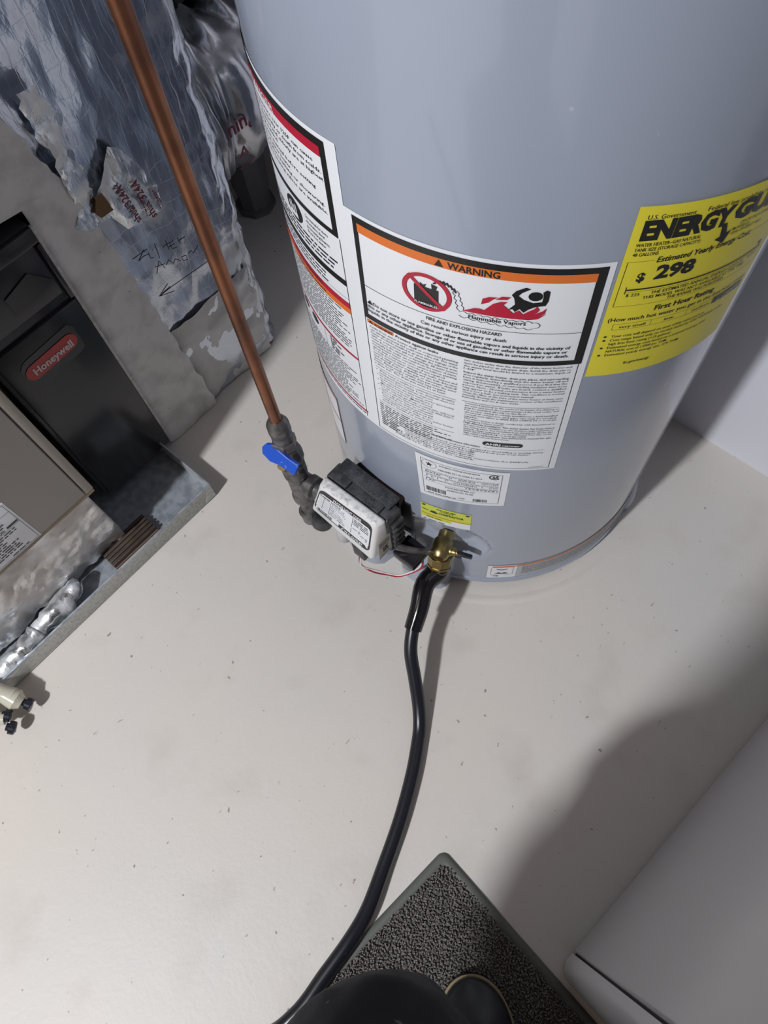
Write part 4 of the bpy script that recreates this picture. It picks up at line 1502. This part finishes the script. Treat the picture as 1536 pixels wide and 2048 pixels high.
# foil wrapped plinth, bulging, ragged hem in the pan
v, f = [], []
nx_, nz_ = 110, 34
for j in range(nz_ + 1):
    tz = j / nz_
    for i in range(nx_ + 1):
        x = -0.53 + 0.552 * i / nx_
        hem = 0.016 + 0.016 * max(0, fbm((x, 9, 0), 14, 3))
        z = hem + (0.190 - hem) * tz
        y = 0.712 + 0.010 * (1 - tz) - 0.008 * math.sin(tz * math.pi) + 0.006 * fbm((x * 1.2, 2, z), 22, 4) + 0.002 * fbm((x, 2, z), 80, 3)
        v.append((x, y, z))
    # right end turns the corner
    for q in range(1, 9):
        x = 0.022 + 0.008 * fbm((q * 0.02, 2, tz), 20, 3) * 0.5
        v.append((x, 0.712 + 0.010 * (1 - tz) + q * 0.014 + 0.003 * fbm((q * .02, 5, tz), 20), max(0.02, 0.022 + 0.168 * tz)))
w_ = nx_ + 9
for j in range(nz_):
    for i in range(w_ - 1):
        a = j * w_ + i
        f.append((a, a + 1, a + w_ + 1, a + w_))
from_py('foil_plinth', v, f, M['foil_base'], FU, True)
box('plinth_core', (-0.52, 0.735, 0.012), (0.010, 1.15, 0.205), M['galv_lip'], FU)
crinkled_tube('foil_roll', smooth_path([(-0.085, 0.706, 0.040), (-0.13, 0.692, 0.036), (-0.175, 0.690, 0.034), (-0.215, 0.688, 0.030), (-0.235, 0.690, 0.026)], 6), [0.010, 0.013, 0.015, 0.016, 0.017, 0.018, 0.018, 0.018, 0.017, 0.017, 0.016, 0.016, 0.015, 0.015, 0.015, 0.014, 0.014, 0.014, 0.013, 0.013, 0.012, 0.012, 0.011, 0.010, 0.008], M['foil_bright'], FU, 30, 0.006)
crinkled_tube('foil_roll', smooth_path([(-0.185, 0.690, 0.036), (-0.215, 0.681, 0.036), (-0.245, 0.680, 0.034), (-0.28, 0.684, 0.03)], 6), 0.016, M['foil_bright'], FU, 30, 0.006)
# rating label on the door
RL = box('rating_label', (-0.30, 0.6972, 0.203 + 0.004), (-0.0625, 0.6987, 0.314), M['white'], FU, 0.0005)


def fl_map(x, z, off):
    return (x, 0.6972 - off, z)


k = Print(fl_map, 0.0004, None)
k.frame(-0.298, 0.2095, -0.0655, 0.3115, 0.0006)
k.rect(-0.298, 0.2930, -0.066, 0.2935)
k.rect(-0.298, 0.2640, -0.066, 0.2645)
for i in range(4):
    k.greek(-0.20, -0.070, 0.2895 - i * 0.0052, 0.0035, random.uniform(0.85, 0.99))
k.rect(-0.085, 0.2665, -0.067, 0.2705)
k.text('INFORMATION', -0.128, 0.2655, 0.0055, -0.090, bold=0.02)
for i in range(9):
    k.greek(-0.20, -0.072, 0.2590 - i * 0.0048, 0.0032, random.uniform(0.75, 0.97))
k.greek(-0.110, -0.078, 0.2125, 0.0028)
k.build('label_print', M['ink'], RL)

# ------------------------------------------------------------------ galvanised drain pan under furnace and cabinet
bm = bmesh.new()
bm_box(bm, (-0.285, 0.668, 0.002), (0.178, 0.795, 0.0045))
bm_box(bm, (-0.285, 0.795, 0.002), (0.178, 1.05, 0.0045))
PN = from_bm('drain_pan', bm, M['galv'], None, False)
tag(PN, 'shallow galvanised steel drain pan sitting under the furnace', 'drain pan')
box('front_lip', (-0.285, 0.6625, 0.001), (0.180, 0.6665, 0.041), M['galv_lip'], PN, 0.0008)
box('side_lip', (0.1775, 0.6640, 0.001), (0.1805, 0.802, 0.041), M['galv_lip'], PN, 0.0008)
box('side_lip', (-0.2865, 0.6640, 0.001), (-0.2835, 0.72, 0.041), M['galv_lip'], PN, 0.0008)
tube('rolled_rim', [(-0.285, 0.6645, 0.0410), (0.180, 0.6645, 0.0410)], 0.0022, M['galv'], PN, 10)
tube('rolled_rim', [(0.179, 0.6645, 0.0410), (0.179, 0.797, 0.0410)], 0.0022, M['galv'], PN, 10)
bm = bmesh.new()
bm_hexa(bm, [Vector(q) for q in ((0.158, 0.6615, 0.006), (0.1795, 0.6615, 0.006), (0.1795, 0.663, 0.006), (0.158, 0.663, 0.006), (0.172, 0.6615, 0.040), (0.1795, 0.6615, 0.040), (0.1795, 0.663, 0.040), (0.172, 0.663, 0.040))])
from_bm('corner_fold', bm, M['galv_lip'], PN)

# grooved dark wood offcut lying in the pan
WB = empty('wood_offcut', (0.018, 0.708, 0.006), 'dark grooved wood offcut lying in the galvanised pan', 'wood block')
box('block', (-0.030, 0.6885, 0.0050), (0.066, 0.728, 0.0180), M['wood'], WB, 0.001)
for i in range(5):
    box('ridge', (-0.030, 0.6885 + i * 0.0082, 0.0175), (0.066, 0.6940 + i * 0.0082, 0.0215), M['wood'], WB, 0.0008)
box('pale_edge', (-0.030, 0.6868, 0.0050), (0.066, 0.6890, 0.0120), mat('split_wood', (0.22, 0.13, 0.08), 0.6), WB)

# ------------------------------------------------------------------ cream condensate fittings with thumb screws
def thumb_screw(parent, p, d):
    d = Vector(d).normalized()
    s_ = lathe('thumb_screw', p, d, [(0, 0.0060), (0.004, 0.0060), (0.0045, 0.0102), (0.012, 0.0105), (0.014, 0.0090)], M['knob'], parent, 16, 35)
    u = d.orthogonal().normalized()
    q = Vector(p) + d * 0.0145
    v, f = tube_data([q - u * 0.0075, q + u * 0.0075], 0.0011, 6)
    from_py('slot_rib', v, f, M['silver_ink'], s_, True)


CF = empty('drain_fitting', (-0.285, 0.640, 0.0), 'glossy cream plastic drain fitting touching the pan corner', 'pipe fitting')
fp = smooth_path([(-0.318, 0.684, 0.050), (-0.300, 0.670, 0.052), (-0.284, 0.652, 0.048), (-0.276, 0.632, 0.038)], 6)
tube('elbow', fp, [0.0165 + 0.003 * math.sin(i * 0.35) for i in range(len(fp))], M['cream'], CF, 20)
lathe('socket', (-0.277, 0.634, 0.040), (0.25, -0.85, -0.45), [(0, 0.0150), (0.010, 0.0170), (0.014, 0.0135), (0.020, 0.0100)], M['cream'], CF, 20)
thumb_screw(CF, (-0.271, 0.617, 0.030), (0.35, -0.8, -0.4))
CF2 = empty('drain_fitting', (-0.315, 0.625, 0.0), 'cream drain fitting at left frame edge with two dark thumb screws', 'pipe fitting')
fp = smooth_path([(-0.385, 0.675, 0.045), (-0.355, 0.655, 0.047), (-0.330, 0.640, 0.044), (-0.315, 0.628, 0.036)], 6)
tube('elbow', fp, [0.0165 + 0.003 * math.sin(i * 0.35) for i in range(len(fp))], M['cream'], CF2, 20)
thumb_screw(CF2, (-0.303, 0.624, 0.036), (0.5, -0.75, -0.4))
thumb_screw(CF2, (-0.311, 0.606, 0.031), (0.5, -0.75, -0.4))
tube('neck', [(-0.318, 0.630, 0.036), (-0.304, 0.617, 0.032)], 0.010, M['cream'], CF2, 16)

# ------------------------------------------------------------------ floor mat
MT = empty('floor_mat', (0, 0, 0), 'speckled dark grey carpet mat with rubber rim underfoot', 'mat')
MM = Matrix.Translation((0.004, -0.010, 0.0)) @ Matrix.Rotation(math.radians(-5.5), 4, 'Z')


def mat_outline(ins, r):
    L_, W_ = 0.90, 0.60
    out = []
    for (cx_, cy_, a0) in ((-r - ins, -r - ins, 0), (-L_ + r + ins, -r - ins, 90), (-L_ + r + ins, -W_ + r + ins, 180), (-r - ins, -W_ + r + ins, 270)):
        for i in range(7):
            a = math.radians(a0 + 15 * i)
            out.append((cx_ + r * math.cos(a), cy_ + r * math.sin(a)))
    return out


v, f = [], []
lv = [(0.0, 0.012, 0.0005), (0.001, 0.011, 0.0035), (0.004, 0.010, 0.0062), (0.011, 0.007, 0.0070), (0.013, 0.006, 0.0055)]
for (ins, r, z) in lv:
    for (x, y) in mat_outline(ins, r):
        v.append(MM @ Vector((x, y, z)))
n = 28
for i in range(len(lv) - 1):
    for j in range(n):
        f.append((i * n + j, i * n + (j + 1) % n, (i + 1) * n + (j + 1) % n, (i + 1) * n + j))
f.append(tuple(range((len(lv) - 1) * n, len(lv) * n)))
from_py('rubber_rim', v, f, M['mat_rim'], MT, True, 50)


def pile():
    v, f = [], []
    cols = []
    st = 0.0029
    x = -0.014
    while x > -0.886:
        y = -0.014
        while y > -0.586:
            if not (x > -0.02 and y > -0.02 and (x + y) > -0.032):
                px, py = x + random.uniform(-1, 1) * st * 0.45, y + random.uniform(-1, 1) * st * 0.45
                h = random.uniform(0.0085, 0.0118)
                r = random.uniform(0.0015, 0.0024)
                a0 = random.uniform(0, 6.28)
                tx_, ty_ = random.uniform(-0.002, 0.002), random.uniform(-0.002, 0.002)
                k_ = len(v)
                for q in range(4):
                    v.append(MM @ Vector((px + r * math.cos(a0 + q * 1.5708), py + r * math.sin(a0 + q * 1.5708), 0.0052)))
                for q in range(4):
                    v.append(MM @ Vector((px + tx_ + 0.55 * r * math.cos(a0 + q * 1.5708), py + ty_ + 0.55 * r * math.sin(a0 + q * 1.5708), h)))
                f += [(k_, k_ + 1, k_ + 5, k_ + 4), (k_ + 1, k_ + 2, k_ + 6, k_ + 5), (k_ + 2, k_ + 3, k_ + 7, k_ + 6), (k_ + 3, k_, k_ + 4, k_ + 7), (k_ + 4, k_ + 5, k_ + 6, k_ + 7)]
            y -= st
        x -= st
    m = mat('carpet_yarn', (0.13, 0.115, 0.108), 0.9, spec=0.1, var=(420, (0.27, 0.245, 0.235), 0.44, 0.62), speck=(520, (0.44, 0.41, 0.40), 0.64))
    o = from_py('pile', v, f, m, MT, False)
    o['kind'] = 'stuff'
    return o


pile()

# ------------------------------------------------------------------ white appliance on the right
WA = empty('washing_machine', (0.30, -0.55, 0.0), 'white washing machine side and rounded front corner at lower right', 'washing machine')
WM = Matrix.Translation((-0.006, -0.217, 0.0)) @ Matrix.Rotation(math.radians(-5.0), 4, 'Z')
bm = bmesh.new()
bm_box(bm, (0.0300, -0.66, 0.006), (0.68, 0.0, 0.93), 0.004, 3, WM)
from_bm('side_cabinet', bm, M['washer'], WA)
bm = bmesh.new()
bm_box(bm, (0.022, -0.655, 0.006), (0.032, -0.004, 0.925), 0, 1, WM)
from_bm('panel_gap', bm, M['gap'], WA)
bm = bmesh.new()
x0, x1, y0, y1 = -0.002, 0.0265, -0.66, 0.0
vs0 = []
prof = [(x1, y1)] + [(x0 + 0.020 + 0.020 * math.cos(math.radians(a)), y1 - 0.020 + 0.020 * math.sin(math.radians(a))) for a in range(90, 181, 10)]
prof += [(x0 + 0.020 + 0.020 * math.cos(math.radians(a)), y0 + 0.020 + 0.020 * math.sin(math.radians(a))) for a in range(180, 271, 10)] + [(x1, y0)]
lo = [bm.verts.new(WM @ Vector((x, y, 0.006))) for x, y in prof]
hi = [bm.verts.new(WM @ Vector((x, y, 0.92))) for x, y in prof]
bm.faces.new(lo)
bm.faces.new(hi[::-1])
for i in range(len(prof)):
    j = (i + 1) % len(prof)
    bm.faces.new((lo[i], lo[j], hi[j], hi[i]))
from_bm('front_panel', bm, M['washer'], WA)
bm = bmesh.new()
bm_box(bm, (0.0, -0.665, 0.93), (0.685, 0.004, 0.965), 0.012, 3, WM)
from_bm('top_lid', bm, M['washer'], WA)

# ------------------------------------------------------------------ the photographer
PE = empty('person', (-0.40, -0.12, 0.0), 'person in dusty black trousers and black shoes stepping onto the carpet mat', 'person')


def skin_obj(name, nodes, edges, material, parent, root=0, sub=2):
    me = bpy.data.meshes.new(name)
    me.from_pydata([n_[0] for n_ in nodes], edges, [])
    o = link(name, me, material, parent, False)
    o.modifiers.new('skin', 'SKIN').use_smooth_shade = True
    sv = me.skin_vertices[0].data if me.skin_vertices else None
    if sv is None:
        me.attributes.new
    for i, n_ in enumerate(nodes):
        r = n_[1]
        sv[i].radius = r if isinstance(r, tuple) else (r, r)
        sv[i].use_root = (i == root)
    s = o.modifiers.new('subsurf', 'SUBSURF')
    s.levels = sub
    s.render_levels = sub
    return o


def try_skin(name, nodes, edges, material, parent, root=0, sub=2):
    me = bpy.data.meshes.new(name)
    me.from_pydata([tuple(n_[0]) for n_ in nodes], edges, [])
    o = link(name, me, material, parent, False)
    md = o.modifiers.new('skin', 'SKIN')
    md.use_smooth_shade = True
    if not me.skin_vertices:
        bm_ = bmesh.new()
        bm_.from_mesh(me)
        bm_.verts.layers.skin.verify()
        bm_.to_mesh(me)
        bm_.free()
    sv = me.skin_vertices[0].data
    for i, n_ in enumerate(nodes):
        r = n_[1]
        sv[i].radius = r if isinstance(r, tuple) else (r, r)
        sv[i].use_root = (i == root)
    s = o.modifiers.new('subsurf', 'SUBSURF')
    s.levels = sub
    s.render_levels = sub
    return o


FW = Vector((0.643, 0.766, 0.0))
RT = Vector((0.766, -0.643, 0.0))
UPV = Vector((0, 0, 1))
hips = Vector((-0.450, -0.092, 0.84))
rhip = hips + RT * 0.095 - UPV * 0.03
lhip = hips - RT * 0.095 - UPV * 0.03
rknee = Vector((-0.146, -0.058, 0.535))
rank = Vector((-0.222, -0.245, 0.085))
lknee = Vector((-0.660, -0.150, 0.450))
lank = Vector((-0.930, -0.290, 0.085))
lean = RT * 0.075
belly = hips + FW * 0.03 + lean * 0.5 + UPV * 0.14
chest = hips + FW * 0.09 + lean + UPV * 0.36
neck0 = hips + FW * 0.15 + lean + UPV * 0.52
head0 = hips + FW * 0.205 + lean + UPV * 0.590
head1 = hips + FW * 0.225 + lean + UPV * 0.675
rsh = chest + RT * 0.175 + UPV * 0.07
lsh = chest - RT * 0.175 + UPV * 0.07
camp = Vector((0, 0, CAM_H))
phc = camp - ax_f * 0.016 + ax_r * 0.012 + ax_d * 0.045      # phone centre, behind the lens
rw = phc + ax_r * 0.060 + ax_d * 0.055 - ax_f * 0.045
lw = phc - ax_r * 0.060 + ax_d * 0.055 - ax_f * 0.045
rel = (rsh + rw) / 2 + RT * 0.09 - UPV * 0.14
lel = (lsh + lw) / 2 + RT * 0.015 - UPV * 0.15
N = [(hips, (0.115, 0.095)), (belly, (0.115, 0.09)), (chest, (0.100, 0.080)), (neck0 + UPV * 0.02, 0.046), (head0, 0.074), (head1, 0.094),
     (rhip, 0.085), (rknee, 0.055), (rank, 0.036), (lhip, 0.085), (lknee, 0.055), (lank, 0.036),
     (rsh, 0.044), (rel, 0.036), (rw, 0.024), (lsh, 0.044), (lel, 0.038), (lw, 0.024)]
E_ = [(0, 1), (1, 2), (2, 3), (3, 4), (4, 5), (0, 6), (6, 7), (7, 8), (0, 9), (9, 10), (10, 11), (2, 12), (12, 13), (13, 14), (2, 15), (15, 16), (16, 17)]
for (wi, w_, sg) in ((14, rw, 1), (17, lw, -1)):
    palm = phc + ax_r * (0.050 * sg) + ax_d * 0.022 - ax_f * 0.022
    N.append((palm, (0.024, 0.015)))
    pi_ = len(N) - 1
    E_.append((wi, pi_))
    for q in range(4):
        b0 = phc + ax_r * (0.050 * sg) + ax_d * (0.030 - 0.020 * q) + ax_f * 0.002
        b1 = phc + ax_r * (0.046 * sg) + ax_d * (0.028 - 0.020 * q) + ax_f * 0.0135
        b2 = phc + ax_r * ((0.022 if q in (1, 2) else 0.030) * sg) + ax_d * (0.026 - 0.020 * q) + ax_f * 0.0135
        if q == 3 and sg < 0:
            b0, b1, b2 = b0 + ax_d * 0.02, b1 + ax_d * 0.022, b2 + ax_d * 0.024 + ax_r * -0.012
        k0 = len(N)
        N += [(b0, 0.0088), (b1, 0.0080), (b2, 0.0068)]
        E_ += [(pi_, k0), (k0, k0 + 1), (k0 + 1, k0 + 2)]
    k0 = len(N)
    N += [(phc + ax_r * (0.040 * sg) + ax_d * 0.050 - ax_f * 0.022, 0.0105), (phc + ax_r * (0.026 * sg) + ax_d * 0.030 - ax_f * 0.018, 0.0095), (phc + ax_r * (0.010 * sg) + ax_d * 0.012 - ax_f * 0.0165, 0.0078)]
    E_ += [(wi, k0), (k0, k0 + 1), (k0 + 1, k0 + 2)]
try_skin('body', N, E_, M['skin'], PE)
# face: nose, ears, eyes, mouth as small pieces of the head; hair cap
hd_ = Vector((0.56, 0.66, -0.50)).normalized()
hu = (UPV - hd_ * UPV.dot(hd_)).normalized()
hc = (head0 + head1) / 2 + UPV * 0.012
def ball(name, c, r, material, parent, sx=(1, 1, 1), sub=3):
    bm = bmesh.new()
    Rm = Matrix((tuple(RT), tuple(hd_), tuple(hu))).transposed().to_4x4()
    bmesh.ops.create_icosphere(bm, subdivisions=sub, radius=r, matrix=Matrix.Translation(c) @ Rm @ Matrix.Diagonal((*sx, 1)))
    return from_bm(name, bm, material, parent)
ball('nose', hc + hd_ * 0.076 - hu * 0.008, 0.014, M['skin'], PE, (0.8, 1.2, 1.4))
for s in (-1, 1):
    ball('eye', hc + hd_ * 0.057 + RT * 0.029 * s + hu * 0.014, 0.0115, M['plastic_white'], PE)
    ball('ear', hc + RT * 0.080 * s, 0.024, M['skin'], PE, (0.35, 0.8, 1.2))
ball('mouth', hc + hd_ * 0.074 - hu * 0.045, 0.020, M['badge_red'], PE, (1.1, 0.5, 0.3))
ball('hair', hc - hd_ * 0.034 + hu * 0.032, 0.088, M['hair'], PE, (0.98, 1.0, 0.95))
# clothing
try_skin('trousers', [(hips + UPV * 0.02, (0.105, 0.095)), (rhip, 0.092), ((rhip + rknee) / 2 + UPV * 0.02, 0.105), (rknee - FW * 0.05 + UPV * 0.02, 0.092), (rknee + FW * 0.01 - UPV * 0.02, 0.078), ((rknee + rank) / 2 - FW * 0.0, 0.084), (rank + UPV * 0.03, 0.072), (rank - UPV * 0.025 + FW * 0.03, 0.070),
                      (lhip, 0.092), ((lhip + lknee) / 2 + UPV * 0.02, 0.098), (lknee, 0.082), ((lknee + lank) / 2 - FW * 0.02, 0.072), (lank + UPV * 0.03, 0.066), (lank - UPV * 0.025 + FW * 0.03, 0.068)],
         [(0, 1), (1, 2), (2, 3), (3, 4), (4, 5), (5, 6), (6, 7), (0, 8), (8, 9), (9, 10), (10, 11), (11, 12), (12, 13)], M['fabric'], PE, 0, 4)
ctex = bpy.data.textures.new('cloth_folds', 'CLOUDS')
ctex.noise_scale = 0.075
ctex.noise_depth = 2
cdm = bpy.data.objects['trousers'].modifiers.new('folds', 'DISPLACE')
cdm.texture = ctex
cdm.texture_coords = 'GLOBAL'
cdm.strength = 0.026
cdm.mid_level = 0.5
try_skin('jacket', [(chest, (0.150, 0.122)), (belly, (0.160, 0.145)), (hips - UPV * 0.15, (0.165, 0.160)), (rsh, 0.074), (rel, 0.054), (rw + (rel - rw) * 0.16, 0.036), (lsh, 0.074), (lel, 0.054), (lw + (lel - lw) * 0.16, 0.036), (chest * 0.35 + neck0 * 0.65, 0.098), (neck0 + UPV * 0.0, 0.066), (hips - UPV * 0.21, (0.150, 0.145))],
         [(0, 1), (1, 2), (0, 3), (3, 4), (4, 5), (0, 6), (6, 7), (7, 8), (0, 9), (9, 10), (2, 11)], M['jacket'], PE, 0, 2)


def shoe(toe, fwd, base=0.010):
    fwd = Vector(fwd).normalized()
    rt = Vector((fwd.y, -fwd.x, 0))
    L_ = 0.29
    st = []
    for i in range(41):
        s_ = L_ * (0.5 - 0.5 * math.cos(math.pi * i / 40))
        w_ = 0.0465 if s_ < 0.11 else 0.0465 - 0.011 * min(1.0, (s_ - 0.11) / 0.09)
        if s_ < 0.062:
            w_ *= math.sqrt(max(0.004, 1 - ((0.062 - s_) / 0.062) ** 2))
        if s_ > 0.255:
            w_ *= math.sqrt(max(0.004, 1 - ((s_ - 0.255) / 0.035) ** 2))
        h_ = 0.028 + 0.026 * min(1.0, s_ / 0.05) ** 0.6 + 0.048 * max(0.0, min(1.0, (s_ - 0.09) / 0.10)) ** 1.3
        st.append((s_, w_, h_))
    v, f = [], []
    n_ = 20
    for (s, w, h) in st:
        for j in range(n_):
            a = math.pi * j / (n_ - 1)
            x = math.cos(a)
            z = math.sin(a) ** 0.75
            p = Vector(toe) - fwd * s + rt * (x * w * (1 if abs(x) > 0.95 else 1.0))
            p.z = base + 0.018 + z * (h - 0.018)
            v.append(p)
    for i in range(len(st) - 1):
        for j in range(n_ - 1):
            a = i * n_ + j
            f.append((a, a + 1, a + n_ + 1, a + n_))
    f.append(tuple(range(n_ - 1, -1, -1)))
    f.append(tuple(range((len(st) - 1) * n_, len(st) * n_)))
    sh = from_py('shoe', v, f, M['leather'], PE, True)
    # sole with a tan welt edge
    for (nm, grow, z0, z1, mt_) in (('sole', 0.0020, base, base + 0.0150, M['rubber']), ('welt', 0.0022, base + 0.0150, base + 0.0178, M['welt'])):
        lo_, hi_ = [], []
        ring = [(s, w) for (s, w, h) in st]
        out = [(-s * 1.0, w + grow) for (s, w) in ring] + [(-s, -(w + grow)) for (s, w) in reversed(ring)]
        out = [(a + grow * (1 if a > -0.03 else (-1 if a < -0.27 else 0)), b) for (a, b) in out]
        v2, f2 = [], []
        for z in (z0, z1):
            for (a, b) in out:
                p = Vector(toe) + fwd * a + rt * b
                p.z = z
                v2.append(p)
        m_ = len(out)
        f2.append(tuple(range(m_ - 1, -1, -1)))
        f2.append(tuple(range(m_, 2 * m_)))
        for i in range(m_):
            f2.append((i, (i + 1) % m_, m_ + (i + 1) % m_, m_ + i))
        from_py(nm, v2, f2, mt_, sh, False)


shoe((-0.0935, -0.1290, 0), (0.62, 0.78, 0))
shoe((-0.760, -0.180, 0), (0.84, 0.54, 0))

PH = empty('phone', tuple(phc), 'dark phone held up in both hands of the person', 'phone')
PMx = Matrix((tuple(ax_r), tuple(ax_d), tuple(ax_f))).transposed().to_4x4()
PMx.translation = phc
bm = bmesh.new()
bm_box(bm, (-0.036, -0.074, -0.004), (0.036, 0.074, 0.004), 0.0035, 3, PMx)
from_bm('case', bm, M['phone'], PH)
bm = bmesh.new()
bm_box(bm, (-0.033, -0.071, -0.0052), (0.033, 0.071, -0.0041), 0, 1, PMx)
from_bm('screen', bm, M['screen'], PH)
